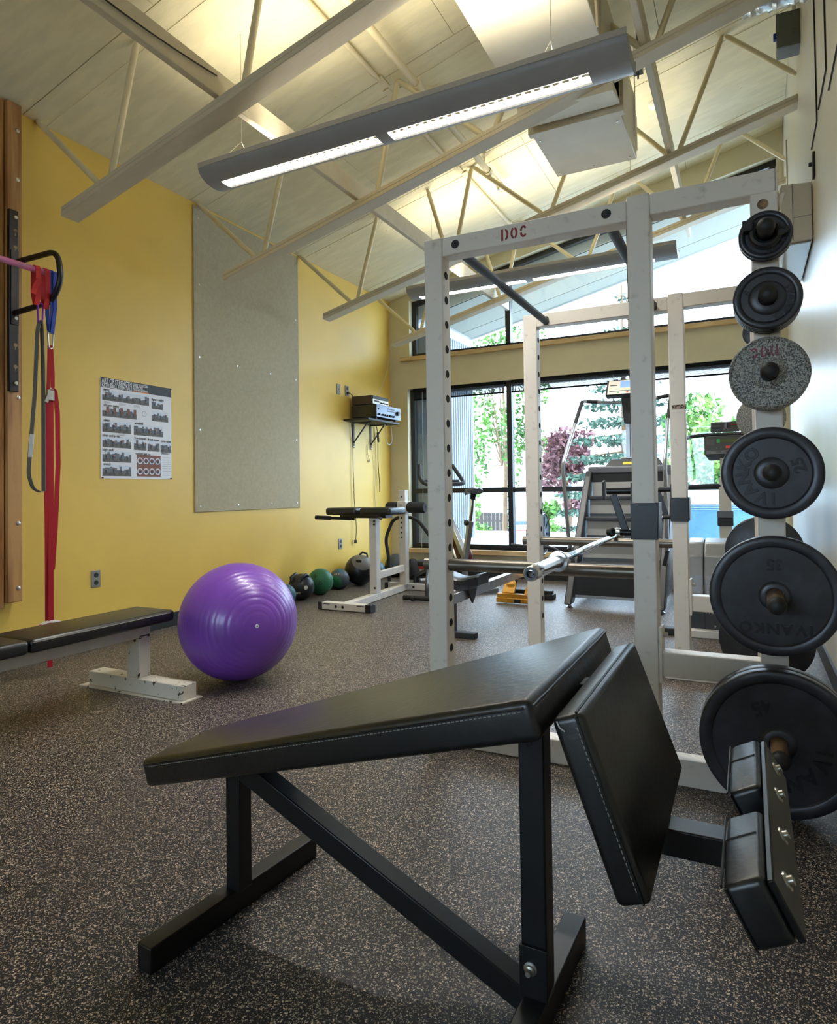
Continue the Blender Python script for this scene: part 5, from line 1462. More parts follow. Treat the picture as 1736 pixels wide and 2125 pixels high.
MB().bar(bp_(0.24, 0.075, 0.33), bp_(0.14, 0.08, 0.21), 0.02, 0.016, ax).build('crank', M_steel, bk)
MB().box(*(lambda p: (p.x - 0.05, p.x + 0.05, p.y - 0.04, p.y + 0.04, p.z - 0.013, p.z + 0.013))(bp_(0.13, 0.14, 0.20))).build('pedal', M_blackm, bk, bevel=0.004, seg=1)
MB().bar(bp_(0.24, -0.075, 0.33), bp_(0.33, -0.08, 0.45), 0.02, 0.016, ax).build('crank', M_steel, bk)
MB().box(*(lambda p: (p.x - 0.05, p.x + 0.05, p.y - 0.04, p.y + 0.04, p.z - 0.013, p.z + 0.013))(bp_(0.34, -0.14, 0.46))).build('pedal', M_blackm, bk, bevel=0.004, seg=1)
MB().bar(bp_(-0.06, 0, 0.075), bp_(0.86, 0, 0.075), 0.05, 0.05).build('base_rail', M_alu, bk, bevel=0.004, seg=1)
MB().bar(bp_(0.18, 0, 0.34), bp_(0.18, 0, 0.08), 0.05, 0.05, ax).build('lower_tube', M_alu, bk, bevel=0.004, seg=1)
for a in (-0.06, 0.86):
    MB().tube([bp_(a, -0.24, 0.032), bp_(a, 0.24, 0.032)], 0.03, 12).build('stabiliser', M_alu, bk)
    MB().bar(bp_(a, 0, 0.032), bp_(a, 0, 0.10), 0.05, 0.05, ax).build('foot_post', M_alu, bk)
hb = []
for sg in (1, -1):
    pts = fillet([bp_(0.70, 0, 1.095), bp_(0.68, sg * 0.235, 1.095), bp_(0.80, sg * 0.25, 1.16), bp_(0.93, sg * 0.20, 1.31)], 0.07, 6)
    MB().tube(pts, 0.023, 12).build('handlebar_horn', M_tape, bk)
MB().tube([bp_(0.76, -0.2, 1.13), bp_(0.76, 0.2, 1.13)], 0.014, 10).build('cross_bar', M_tape, bk)
MB().lathe([(0, 0.02), (0.05, 0.018), (0.06, 0.0), (0.05, -0.02), (0, -0.02)], bp_(0.86, -0.07, 1.25), (-ax * 0.8 + Vector((0, 0, 0.5))), 20).build('computer', M_blackm, bk)
# ------------------------------------------------------------------ rowing machine
rw = thing('rowing_machine', 'rowing machine with a yellow footboard and black flywheel cage', 'rowing machine', (-1.9, 5.1, 0))
RXc = -1.86
MB().hexa([(RXc - 0.028, 4.16, 0.235), (RXc + 0.028, 4.16, 0.235), (RXc - 0.028, 5.95, 0.235), (RXc + 0.028, 5.95, 0.235), (RXc - 0.028, 4.16, 0.305), (RXc + 0.028, 4.16, 0.305), (RXc - 0.028, 5.95, 0.305), (RXc + 0.028, 5.95, 0.305)]).build('rail', M_alu, rw, bevel=0.003, seg=1)
MB().box(RXc - 0.031, RXc + 0.031, 4.145, 4.165, 0.230, 0.310).build('rail_end', M_blackm, rw)
MB().box(RXc - 0.018, RXc + 0.018, 4.20, 4.236, 0.04, 0.236).build('rear_leg', M_black, rw)
MB().box(RXc - 0.17, RXc + 0.17, 4.185, 4.25, 0.0, 0.042).build('rear_foot', M_blackm, rw, bevel=0.006, seg=2)
mb = MB(); vs = []; fs = []
NXs, NYs = 12, 6
for i in range(NXs + 1):
    for j in range(NYs + 1):
        x = (i / NXs - 0.5) * 0.30; y = (j / NYs - 0.5) * 0.22
        z = 0.392 + 0.018 * math.cos(x / 0.15 * PI * 1.0) * -1 + (0.016 if abs(y) < 0.09 else 0) - 0.10 * x * x
        vs.append((RXc + x, 4.43 + y, z))
n0 = len(vs)
for i in range(NXs + 1):
    for j in range(NYs + 1):
        x = (i / NXs - 0.5) * 0.29; y = (j / NYs - 0.5) * 0.21
        vs.append((RXc + x, 4.43 + y, 0.348))
def gi(i, j): return i * (NYs + 1) + j
for i in range(NXs):
    for j in range(NYs):
        fs.append((gi(i, j), gi(i + 1, j), gi(i + 1, j + 1), gi(i, j + 1)))
        fs.append((n0 + gi(i, j), n0 + gi(i, j + 1), n0 + gi(i + 1, j + 1), n0 + gi(i + 1, j)))
for i in range(NXs):
    for j in (0, NYs): fs.append((gi(i, j), gi(i + 1, j), n0 + gi(i + 1, j), n0 + gi(i, j)))
for j in range(NYs):
    for i in (0, NXs): fs.append((gi(i, j), gi(i, j + 1), n0 + gi(i, j + 1), n0 + gi(i, j)))
mb.add(vs, fs).build('seat', M_leather, rw, angle=70)
MB().box(RXc - 0.065, RXc + 0.065, 4.34, 4.52, 0.308, 0.348).build('seat_carriage', M_dgrey, rw, bevel=0.004, seg=1)
for sg in (-1, 1):
    MB().prism([(4.36, 0.33), (4.56, 0.33), (4.50, 0.235), (4.46, 0.20), (4.43, 0.235)], (RXc + sg * 0.045 - 0.006, 0, 0), (0, 1, 0), (0, 0, 1), (0.012, 0, 0)).build('carriage_side', M_blackm, rw)
for sg in (-1, 1):
    x0 = RXc + sg * 0.105
    MB().hexa([(x0 - 0.06, 5.70, 0.075), (x0 + 0.06, 5.70, 0.075), (x0 - 0.045, 5.90, 0.27), (x0 + 0.045, 5.90, 0.27), (x0 - 0.06, 5.685, 0.090), (x0 + 0.06, 5.685, 0.090), (x0 - 0.045, 5.885, 0.285), (x0 + 0.045, 5.885, 0.285)]).build('footboard', M_gold, rw, bevel=0.003, seg=1)
    MB().ribbon([(x0 - 0.058, 5.78, 0.18), (x0 - 0.03, 5.74, 0.235), (x0 + 0.03, 5.74, 0.235), (x0 + 0.058, 5.78, 0.18)], 0.03, 0.003, (0, 0.7, 0.7)).build('foot_strap', M_wireb, rw)
MB().box(RXc - 0.20, RXc + 0.16, 5.655, 5.70, 0.045, 0.085).build('heel_bar', M_gold, rw, bevel=0.003, seg=1)
MB().box(RXc - 0.20, RXc + 0.16, 5.63, 5.665, 0.008, 0.048).build('heel_bar', M_gold, rw, bevel=0.003, seg=1)
for x in (-0.17, 0.13):
    MB().lathe([(0, 0.004), (0.009, 0.003), (0.01, 0)], (RXc + x, 5.655, 0.065), (0, -1, 0), 10).build('bolt', M_steel, rw)
MB().box(RXc - 0.03, RXc + 0.03, 5.627, 5.632, 0.01, 0.045).build('latch', M_dark, rw)
MB().box(RXc - 0.22, RXc + 0.22, 5.98, 6.04, 0.04, 0.08).build('front_base', M_blackm, rw, bevel=0.004, seg=1)
for sg in (-1, 1):
    MB().box(RXc + sg * 0.19 - 0.045, RXc + sg * 0.19 + 0.045, 5.95, 6.07, 0.0, 0.05).build('front_foot', M_blackm, rw, bevel=0.01, seg=2)
MB().bar((RXc, 6.01, 0.06), (RXc + 0.02, 6.12, 0.60), 0.05, 0.05, (0, 1, 0)).build('front_leg', M_black, rw)
MB().bar((RXc, 5.93, 0.27), (RXc, 6.06, 0.34), 0.06, 0.07).build('rail_joint', M_blackm, rw)
fw = MB().lathe([(0.05, 0.0), (0.205, 0.0), (0.215, 0.012), (0.215, 0.100), (0.205, 0.112), (0.05, 0.112)], (RXc + 0.0, 6.12, 0.60), (1, 0, 0), 36).build('flywheel_cage', M_blackm, rw)
MB().lathe([(0, 0.004), (0.03, 0.004), (0.04, 0.0), (0.185, 0.0), (0.19, 0.006), (0.195, 0.0), (0.195, -0.006), (0, -0.006)], (RXc + 0.116, 6.12, 0.60), (1, 0, 0), 36).build('side_cover', M_silver, rw)
for k in range(8):
    a = 2 * PI * k / 8
    MB().prism([(0.07, -0.012), (0.165, -0.028), (0.165, 0.0), (0.07, 0.006)], (RXc + 0.1165, 6.12, 0.60), (0, math.cos(a), math.sin(a)), (0, -math.sin(a), math.cos(a)), (0.003, 0, 0)).build('vent_slot', M_dark, rw)
for k in range(11):
    a = PI * k / 10
    MB().box(RXc + 0.012, RXc + 0.100, 6.12 - 0.2195 * math.cos(a) - 0.004, 6.12 - 0.2195 * math.cos(a) + 0.004, 0.60 + 0.2195 * math.sin(a) - 0.004, 0.60 + 0.2195 * math.sin(a) + 0.004).build('cage_rib', M_blackm, rw)
MB().tube(fillet([(RXc + 0.05, 6.02, 0.80), (RXc + 0.06, 5.95, 0.84), (RXc + 0.085, 5.93, 0.86)], 0.03), 0.010, 8).build('monitor_arm', M_black, rw)
MB().hexa([(RXc + 0.02, 5.895, 0.782), (RXc + 0.155, 5.895, 0.782), (RXc + 0.02, 5.925, 0.782), (RXc + 0.155, 5.925, 0.782), (RXc + 0.01, 5.915, 0.905), (RXc + 0.165, 5.915, 0.905), (RXc + 0.01, 5.945, 0.905), (RXc + 0.165, 5.945, 0.905)]).build('monitor', M_blackm, rw, bevel=0.004, seg=1)
MB().hexa([(RXc + 0.035, 5.893, 0.81), (RXc + 0.14, 5.893, 0.81), (RXc + 0.035, 5.90, 0.81), (RXc + 0.14, 5.90, 0.81), (RXc + 0.028, 5.9085, 0.895), (RXc + 0.148, 5.9085, 0.895), (RXc + 0.028, 5.916, 0.895), (RXc + 0.148, 5.916, 0.895)]).build('monitor_screen', M_lcdg, rw)
MB().tube(fillet([(RXc - 0.16, 5.96, 0.50), (RXc, 5.955, 0.49), (RXc + 0.24, 5.93, 0.485), (RXc + 0.30, 5.92, 0.46)], 0.05), 0.015, 10).build('pull_handle', M_tape, rw)

# ------------------------------------------------------------------ stair climber
sc = thing('stair_climber', 'tall grey stair climber machine with moving steps before the window', 'stair climber', (-1.03, 6.2, 0))
SX0, SX1 = -1.44, -0.62
for xa, xb in ((SX0, SX0 + 0.065), (SX1 - 0.065, SX1)):
    MB().prism([(5.60, 0.03), (5.74, 0.03), (5.80, 0.09), (6.74, 1.10), (6.78, 1.17), (6.70, 1.215), (6.57, 1.20), (6.50, 1.14)], (xa, 0, 0), (0, 1, 0), (0, 0, 1), (xb - xa, 0, 0)).build('stringer', M_dgrey, sc, bevel=0.012, seg=2)
    MB().prism([(5.80, 0.09), (7.02, 0.09), (7.02, 1.16), (6.77, 1.16), (6.72, 1.08)], (xa + 0.012, 0, 0), (0, 1, 0), (0, 0, 1), (xb - xa - 0.024, 0, 0)).build('side_panel', M_grey, sc, bevel=0.004, seg=1)
steps = [(0.95, 6.36), (0.755, 6.20), (0.56, 6.035), (0.365, 5.87)]
for i, (z, y) in enumerate(steps):
    MB().box(SX0 + 0.068, SX1 - 0.068, y, y + 0.20, z - 0.032, z).build('tread', M_dgrey, sc, bevel=0.005, seg=1)
    MB().hexa([(SX0 + 0.075, y + 0.006, z - 0.165), (SX1 - 0.075, y + 0.006, z - 0.165), (SX0 + 0.075, y + 0.02, z - 0.165), (SX1 - 0.075, y + 0.02, z - 0.165), (SX0 + 0.075, y + 0.03, z - 0.032), (SX1 - 0.075, y + 0.03, z - 0.032), (SX0 + 0.075, y + 0.05, z - 0.032), (SX1 - 0.075, y + 0.05, z - 0.032)]).build('riser', M_lgrey, sc)
    MB().box(SX0 + 0.075, SX1 - 0.075, y + 0.012, y + 0.03, z - 0.195, z - 0.165).build('riser_foot', M_grey, sc)
MB().hexa([(SX0 + 0.075, 6.52, 0.95), (SX1 - 0.075, 6.52, 0.95), (SX0 + 0.075, 6.54, 0.95), (SX1 - 0.075, 6.54, 0.95), (SX0 + 0.075, 6.55, 1.085), (SX1 - 0.075, 6.55, 1.085), (SX0 + 0.075, 6.57, 1.085), (SX1 - 0.075, 6.57, 1.085)]).build('riser', M_lgrey, sc)
MB().box(SX0 + 0.068, SX1 - 0.068, 6.56, 6.90, 1.085, 1.165).build('inner_roller', M_dark, sc)
MB().box(SX0 + 0.02, SX1 - 0.02, 6.57, 7.02, 1.165, 1.24).build('top_cap', M_grey, sc, bevel=0.02, seg=3)
MB().hexa([(-1.27, 6.66, 1.24), (-0.72, 6.66, 1.24), (-1.27, 7.00, 1.24), (-0.72, 7.00, 1.24), (-1.22, 6.72, 1.315), (-0.77, 6.72, 1.315), (-1.22, 6.99, 1.315), (-0.77, 6.99, 1.315)]).build('top_cover', M_dgrey, sc, bevel=0.01, seg=2)
MB().hexa([(-1.10, 6.672, 1.258), (-0.86, 6.672, 1.258), (-1.10, 6.676, 1.258), (-0.86, 6.676, 1.258), (-1.10, 6.687, 1.282), (-0.86, 6.687, 1.282), (-1.10, 6.691, 1.282), (-0.86, 6.691, 1.282)]).build('warning_label', M_yellowtape, sc)
MB().box(-1.13, -0.80, 6.74, 6.97, 1.315, 1.332).build('tray', M_label, sc, bevel=0.005, seg=1)
MB().box(SX0 + 0.07, SX1 - 0.07, 5.735, 5.76, 0.10, 0.335).build('front_skirt', M_blackm, sc, bevel=0.004, seg=1)
MB().box(SX0 + 0.07, SX1 - 0.07, 5.74, 5.78, 0.075, 0.10).build('skirt_trim', M_silver, sc)
for x in (SX0 + 0.035, SX1 - 0.035):
    for y in (5.68, 6.92):
        MB().lathe([(0, 0), (0.03, 0), (0.032, 0.006), (0.012, 0.014), (0.012, 0.09), (0, 0.09)], (x, y, 0), (0, 0, 1), 16).build('levelling_foot', M_steel, sc)
MB().box(-1.072, -0.992, 6.72, 6.79, 1.315, 1.70).build('mast', M_alu, sc, bevel=0.006, seg=2)
MB().box(-1.035, -1.028, 6.717, 6.721, 1.33, 1.69).build('mast_groove', M_dark, sc)
MB().hexa([(-1.085, 6.69, 1.66), (-0.985, 6.69, 1.66), (-1.085, 6.78, 1.66), (-0.985, 6.78, 1.66), (-1.10, 6.62, 1.95), (-0.985, 6.62, 1.95), (-1.10, 6.70, 1.95), (-0.985, 6.70, 1.95)]).build('neck', M_dgrey, sc, bevel=0.01, seg=2)
cz = [(-1.235, 6.53, 1.925), (-0.845, 6.53, 1.925), (-1.235, 6.63, 1.90), (-0.845, 6.63, 1.90), (-1.22, 6.60, 2.085), (-0.86, 6.60, 2.085), (-1.21, 6.68, 2.085), (-0.87, 6.68, 2.085)]
MB().hexa(cz).build('console', M_blackm, sc, bevel=0.018, seg=3)
def con_pt(a, b, d=0.0):       # a across 0..1, b up 0..1 on the console face
    p = Vector((-1.235 + 0.39 * a, 6.53, 1.925)).lerp(Vector((-1.22 + 0.36 * a, 6.60, 2.085)), b)
    return p + Vector((0, -0.916, 0.40)) * d
def con_q(a0, a1, b0, b1, m, name, d=0.003):
    vs = [con_pt(a, b, dd) for dd in (-0.002, d) for b in (b0, b1) for a in (a0, a1)]
    MB().hexa(vs).build(name, m, sc)
con_q(0.06, 0.94, 0.07, 0.93, M_ac, 'fascia', 0.002)
con_q(0.36, 0.74, 0.46, 0.86, M_lcd, 'screen', 0.004)
con_q(0.10, 0.28, 0.60, 0.66, M_dark, 'brand_mark', 0.003)
con_q(0.10, 0.90, 0.24, 0.28, M_dark, 'divider', 0.003)
for a, m in ((0.30, M_greenled), (0.52, M_red), (0.70, M_blue), (0.80, M_blue)):
    con_q(a, a + 0.05, 0.13, 0.21, m, 'button', 0.004)
for a in (0.40, 0.48, 0.56, 0.64):
    con_q(a, a + 0.03, 0.33, 0.39, M_yellowtape, 'key', 0.004)
for sx, nm in ((SX0, -1), (SX1, 1)):
    ins = 0.0
    rail = fillet([(-1.04 + nm * 0.05, 6.66, 1.865), (-1.04 + nm * 0.20, 6.64, 1.875), (sx, 6.52, 1.885), (sx - 0.0, 6.45, 1.86), (sx - nm * 0, 6.14, 1.62), (sx + nm * 0.012, 5.73, 1.25), (sx + nm * 0.012, 5.72, 1.18), (sx + nm * 0.004, 5.84, 0.60), (sx - nm * 0.02, 5.93, 0.30)], 0.05, 5)
    MB().tube(rail, 0.0165, 12).build('handrail', M_alu, sc)
    MB().tube(fillet([(-1.04 + nm * 0.22, 6.638, 1.876), (sx - nm * 0.03, 6.53, 1.885)], 0.03), 0.0185, 12).build('rail_grip', M_foam, sc)
    MB().tube(fillet([(sx, 6.47, 1.875), (sx, 6.45, 1.862), (sx, 6.15, 1.628)], 0.03), 0.0185, 12).build('rail_grip', M_foam, sc)
    MB().bar((sx - nm * 0.03, 5.90, 0.36), (sx + nm * 0.006, 5.87, 0.50), 0.03, 0.05, (0, 1, 0)).build('rail_bracket', M_dgrey, sc)

# ------------------------------------------------------------------ elliptical trainer
el = thing('elliptical_trainer', 'silver hooded elliptical trainer with a black console right of the rack', 'elliptical trainer', (-0.15, 5.5, 0))
EX0, EX1 = -0.388, 0.170
def hood(xa, xb, name, m=M_silver, s_=1.0):
    poly = [(4.88, 0.19), (4.865, 0.30), (4.87, 0.42), (4.91, 0.55), (4.99, 0.635), (5.10, 0.660), (5.24, 0.635), (5.36, 0.56), (5.46, 0.42), (5.50, 0.19)]
    MB().prism(poly, (xa, 0, 0), (0, 1, 0), (0, 0, 1), (xb - xa, 0, 0)).build(name, m, el, bevel=0.012, seg=3, angle=50)
hood(EX0, -0.287, 'hood'); hood(-0.282, EX1, 'hood')
MB().box(EX0 + 0.012, EX1 - 0.012, 4.895, 5.47, 0.045, 0.20).build('lower_shroud', M_dgrey, el, bevel=0.006, seg=2)
MB().box(-0.2865, -0.2825, 4.893, 4.90, 0.05, 0.40).build('shroud_seam', M_dark, el)
place_text('lettering', 'PRECOR', 0.040, 0.0005, M_label, el, (-0.205, 4.8935, 0.172), (1, 0, 0), (0, 0, 1), bold=0.0008)
MB().box(EX0 + 0.01, EX1 - 0.01, 4.83, 4.90, 0.0, 0.052).build('rear_base', M_label, el, bevel=0.005, seg=2)
MB().box(-0.545, EX0 + 0.01, 4.845, 4.92, 0.0, 0.05).build('side_foot', M_blackm, el, bevel=0.008, seg=2)
MB().lathe([(0, 0.004), (0.006, 0.003), (0.006, 0)], (-0.22, 4.8945, 0.075), (0, -1, 0), 10).build('screw', M_steel, el)
MB().box(-0.22, -0.13, 5.45, 6.30, 0.03, 0.10).build('base_beam', M_label, el, bevel=0.005, seg=1)
MB().box(-0.40, 0.12, 6.30, 6.38, 0.0, 0.06).build('front_base', M_label, el, bevel=0.005, seg=1)
MB().hexa([(-0.232, 6.22, 0.06), (-0.128, 6.22, 0.06), (-0.232, 6.31, 0.06), (-0.128, 6.31, 0.06), (-0.228, 6.22, 1.10), (-0.132, 6.22, 1.10), (-0.228, 6.29, 1.10), (-0.132, 6.29, 1.10)]).build('upright', M_ac, el, bevel=0.005, seg=2)
MB().box(-0.245, -0.118, 6.205, 6.32, 0.755, 0.815).build('collar', M_grey, el, bevel=0.004, seg=1)
MB().box(-0.243, -0.120, 6.207, 6.318, 0.685, 0.755).build('collar', M_blackm, el, bevel=0.004, seg=1)
MB().box(-0.215, -0.145, 6.225, 6.285, 1.10, 1.32).build('upper_post', M_gold if False else M_ac, el, bevel=0.004, seg=1)
MB().hexa([(-0.335, 6.16, 1.30), (-0.025, 6.16, 1.30), (-0.30, 6.27, 1.25), (-0.06, 6.27, 1.25), (-0.335, 6.21, 1.465), (-0.025, 6.21, 1.465), (-0.335, 6.27, 1.465), (-0.025, 6.27, 1.465)]).build('console', M_dgrey, el, bevel=0.008, seg=2)
def elq(x0, x1, z0, z1, m, name, d=0.0):
    f = lambda z: 6.16 + 0.05 * (z - 1.30) / 0.165
    vs = [(x, f(z) - dd, z) for dd in (-0.003, 0.0015 + d) for z in (z0, z1) for x in (x0, x1)]
    MB().hexa(vs).build(name, m, el)
elq(-0.205, -0.075, 1.405, 1.432, M_lcdg, 'display'); elq(-0.235, -0.21, 1.40, 1.435, M_greenled, 'ramp_mark')
elq(-0.165, -0.125, 1.353, 1.372, M_red, 'stop_key'); elq(-0.32, -0.05, 1.305, 1.335, M_grey, 'key_panel')
for i in range(6): elq(-0.318, -0.255, 1.385 + 0.008 * i, 1.3875 + 0.008 * i, M_grey, 'printed_line')
for i in range(3): elq(-0.24 + i * 0.035, -0.232 + i * 0.035, 1.353, 1.358, M_greenled, 'led')
for i in range(2): elq(-0.24 + i * 0.07, -0.20 + i * 0.07, 1.313, 1.327, M_dgrey, 'key')
MB().hexa([(-0.283, 6.22, 1.495), (-0.055, 6.22, 1.495), (-0.283, 6.25, 1.495), (-0.055, 6.25, 1.495), (-0.283, 6.245, 1.585), (-0.055, 6.245, 1.585), (-0.283, 6.27, 1.585), (-0.055, 6.27, 1.585)]).build('reading_board', M_dgrey, el, bevel=0.006, seg=2)
for i in range(6): MB().box(-0.275, -0.205, 6.217 + i * 0.0033, 6.222 + i * 0.0033, 1.506 + i * 0.012, 1.509 + i * 0.012).build('printed_line', M_grey, el)
MB().box(-0.125, -0.065, 6.232, 6.238, 1.555, 1.560).build('red_print', M_red, el)
MB().box(-0.125, -0.065, 6.227, 6.233, 1.537, 1.541).build('green_print', M_greenled, el)
MB().prism([(-0.185, 1.512), (-0.172, 1.53), (-0.176, 1.55), (-0.168, 1.575), (-0.155, 1.575), (-0.152, 1.55), (-0.155, 1.533), (-0.142, 1.515), (-0.15, 1.512), (-0.164, 1.53), (-0.176, 1.51)], (0, 6.223, 0), (1, 0, 0), (0, 0, 1), (0, 0.012, 0)).build('runner_print', M_grey, el)
for sg in (-1, 1):
    MB().tube(fillet([(-0.18, 6.24, 1.475), (-0.18 + sg * 0.16, 6.22, 1.475), (-0.18 + sg * 0.27, 6.16, 1.46), (-0.18 + sg * 0.29, 5.98, 1.43)], 0.06), 0.016, 12).build('upper_handle', M_tape, el)
    MB().tube(fillet([(-0.18, 6.25, 1.03), (-0.18 + sg * 0.12, 6.22, 1.03), (-0.18 + sg * 0.30, 6.18, 1.02), (-0.18 + sg * 0.32, 5.9, 1.0)], 0.06), 0.022, 12).build('lower_handle', M_tape, el)
    MB().hexa([(-0.18 + sg * 0.13 - 0.06, 5.42, 0.24), (-0.18 + sg * 0.13 + 0.06, 5.42, 0.24), (-0.18 + sg * 0.13 - 0.06, 5.80, 0.20), (-0.18 + sg * 0.13 + 0.06, 5.80, 0.20), (-0.18 + sg * 0.13 - 0.06, 5.42, 0.27), (-0.18 + sg * 0.13 + 0.06, 5.42, 0.27), (-0.18 + sg * 0.13 - 0.06, 5.80, 0.23), (-0.18 + sg * 0.13 + 0.06, 5.80, 0.23)]).build('foot_pedal', M_blackm, el, bevel=0.006, seg=2)
cb = MB().tube(fillet([(-0.60, 6.75, 0.01), (-0.5, 6.55, 0.012), (-0.42, 6.62, 0.01), (-0.30, 6.45, 0.01), (-0.25, 6.7, 0.01), (-0.45, 6.85, 0.012), (-0.55, 7.1, 0.01)], 0.06), 0.006, 6)
single('floor_cable', cb, M_wireb, 'loose black cord on the floor between stair climber and elliptical', 'cord')

# ================================================================== OUTDOORS
g = MB().box(-70, 60, -60, YB - 0.2, -0.36, -0.06)
gy = [(YW + TH, -0.06), (16.5, -0.06), (30, -3.1), (120, -3.1)]
for (ya, za), (yb, zb_) in zip(gy[:-1], gy[1:]):
    g.hexa([(-70, ya, za - 0.3), (60, ya, za - 0.3), (-70, yb, zb_ - 0.3), (60, yb, zb_ - 0.3), (-70, ya, za), (60, ya, za), (-70, yb, zb_), (60, yb, zb_)])
def gz(y): return -0.06 if y < 16.5 else max(-3.1, -0.06 - 3.04 * (y - 16.5) / 13.5)
tag(g.build('ground', M_asph), kind='structure')
# wing of the building with a corrugated skin, seen through the left bay
WX, WY1 = -3.58, 8.92
wing = tag(MB().box(WX - 0.25, WX - 0.012, YW + TH, WY1 - 0.004, 0.30, 3.10).build('wall_wing', M_corr), kind='structure')
pitch_ = 0.076
n = int((WY1 - YW - TH) / pitch_)
rib_me = only_mesh(MB().prism([(0, -0.014), (0.020, -0.014), (0.026, 0.0), (0.050, 0.0), (0.056, -0.014), (0.076, -0.014), (0.076, -0.020), (0, -0.020)], (0, 0, 0), (0, 1, 0), (1, 0, 0), (0, 0, 2.80)), 'corrugation', M_corr)
for k in range(n):
    inst(rib_me, 'corrugation', wing, (WX, YW + TH + k * pitch_, 0.34))
MB().box(WX - 0.02, WX + 0.012, WY1 - 0.03, WY1 + 0.005, 0.32, 3.14).build('corner_trim', M_fascia, wing)
MB().box(WX - 0.02, WX + 0.018, YW + TH, WY1, 3.10, 3.21).build('frieze', M_fascia, wing)
MB().box(WX - 0.02, WX + 0.02, YW + TH, WY1, 0.30, 0.34).build('base_flashing', M_fascia, wing)
cw = MB().box(WX - 0.3, WX + 0.06, YW + TH, WY1 + 0.4, -0.1, 0.30)
tag(cw.build('trim_3', M_conc), kind='structure')
# roof overhang
def zs(x): return 3.24 + 0.24 * (x + 3.54)
def sof(mb, x0, x1, y0, y1, h0, h1):
    vs = [(x, y, zs(x) + h) for h in (h0, h1) for y in (y0, y1) for x in (x0, x1)]
    return mb.hexa(vs)
ov = tag(sof(MB(), WX - 0.3, 1.6, YW + TH, 8.90, 0.012, 0.26).build('roof_overhang', M_fascia), kind='structure')
ys = [YW + TH, 7.95, 8.50, 8.88]
for a, b in zip(ys[:-1], ys[1:]):
    for xa, xb in ((-3.56, -1.2), (-1.196, 1.55)):
        sof(MB(), xa, xb, a + 0.012, b - 0.004, 0.0, 0.012).build('soffit_panel', M_soffit, ov)
sof(MB(), WX - 0.3, 1.6, 8.88, 8.95, -0.02, 0.30).build('fascia_board', M_fascia, ov)
# low concrete wall outside
lw = MB().prism([(-0.06, 0.0), (0.26, 0.0), (0.42, 0.0), (0.42, 0.0)], (0, 0, 0), (1, 0, 0), (0, 0, 1), (0, 0.01, 0))
cwall = MB().hexa([(-5.0, 11.6, -0.06), (8.0, 15.5, -0.06), (-5.05, 11.8, -0.06), (7.95, 15.7, -0.06), (-5.0, 11.6, 0.16), (8.0, 15.5, 0.5), (-5.05, 11.8, 0.16), (7.95, 15.7, 0.5)])
single('kerb_wall', cwall, M_conc, 'low pale concrete kerb wall outside the window', 'kerb')

def leaf_cloud(centers, radii, count, size, flat=1.0):
    """random leaf quads scattered in ellipsoids, as one mesh"""
    w = np.array([r[0] * r[1] * r[2] for r in radii]); w = w / w.sum()
    idx = rng.choice(len(centers), count, p=w)
    C_ = np.array(centers)[idx]; Rr = np.array(radii)[idx]
    d = rng.normal(size=(count, 3)); d /= np.linalg.norm(d, axis=1)[:, None]
    rad = rng.uniform(0.35, 1, count) ** 0.5
    P = C_ + d * Rr * rad[:, None]
    a = rng.normal(size=(count, 3)); a /= np.linalg.norm(a, axis=1)[:, None]
    b = np.cross(a, rng.normal(size=(count, 3))); b /= np.linalg.norm(b, axis=1)[:, None]
    s1 = size * rng.uniform(0.6, 1.3, count)[:, None]
    vs = np.stack([P - a * s1, P + b * s1 * 0.5, P + a * s1, P - b * s1 * 0.5], axis=1)
    return vs.reshape(-1, 3)
def foliage(name, par, m, vs):
    off = ORG[par.name]
    n_ = len(vs) // 4
    me = bpy.data.meshes.new(name)
    me.from_pydata([tuple(v) for v in (vs - np.array(off))], [], [(4 * i, 4 * i + 1, 4 * i + 2, 4 * i + 3) for i in range(n_)])
    me.materials.append(m)
    o = bpy.data.objects.new(name, me); COL.objects.link(o); o.parent = par
    ORG[o.name] = off.copy()
    return tag(o, kind='stuff')
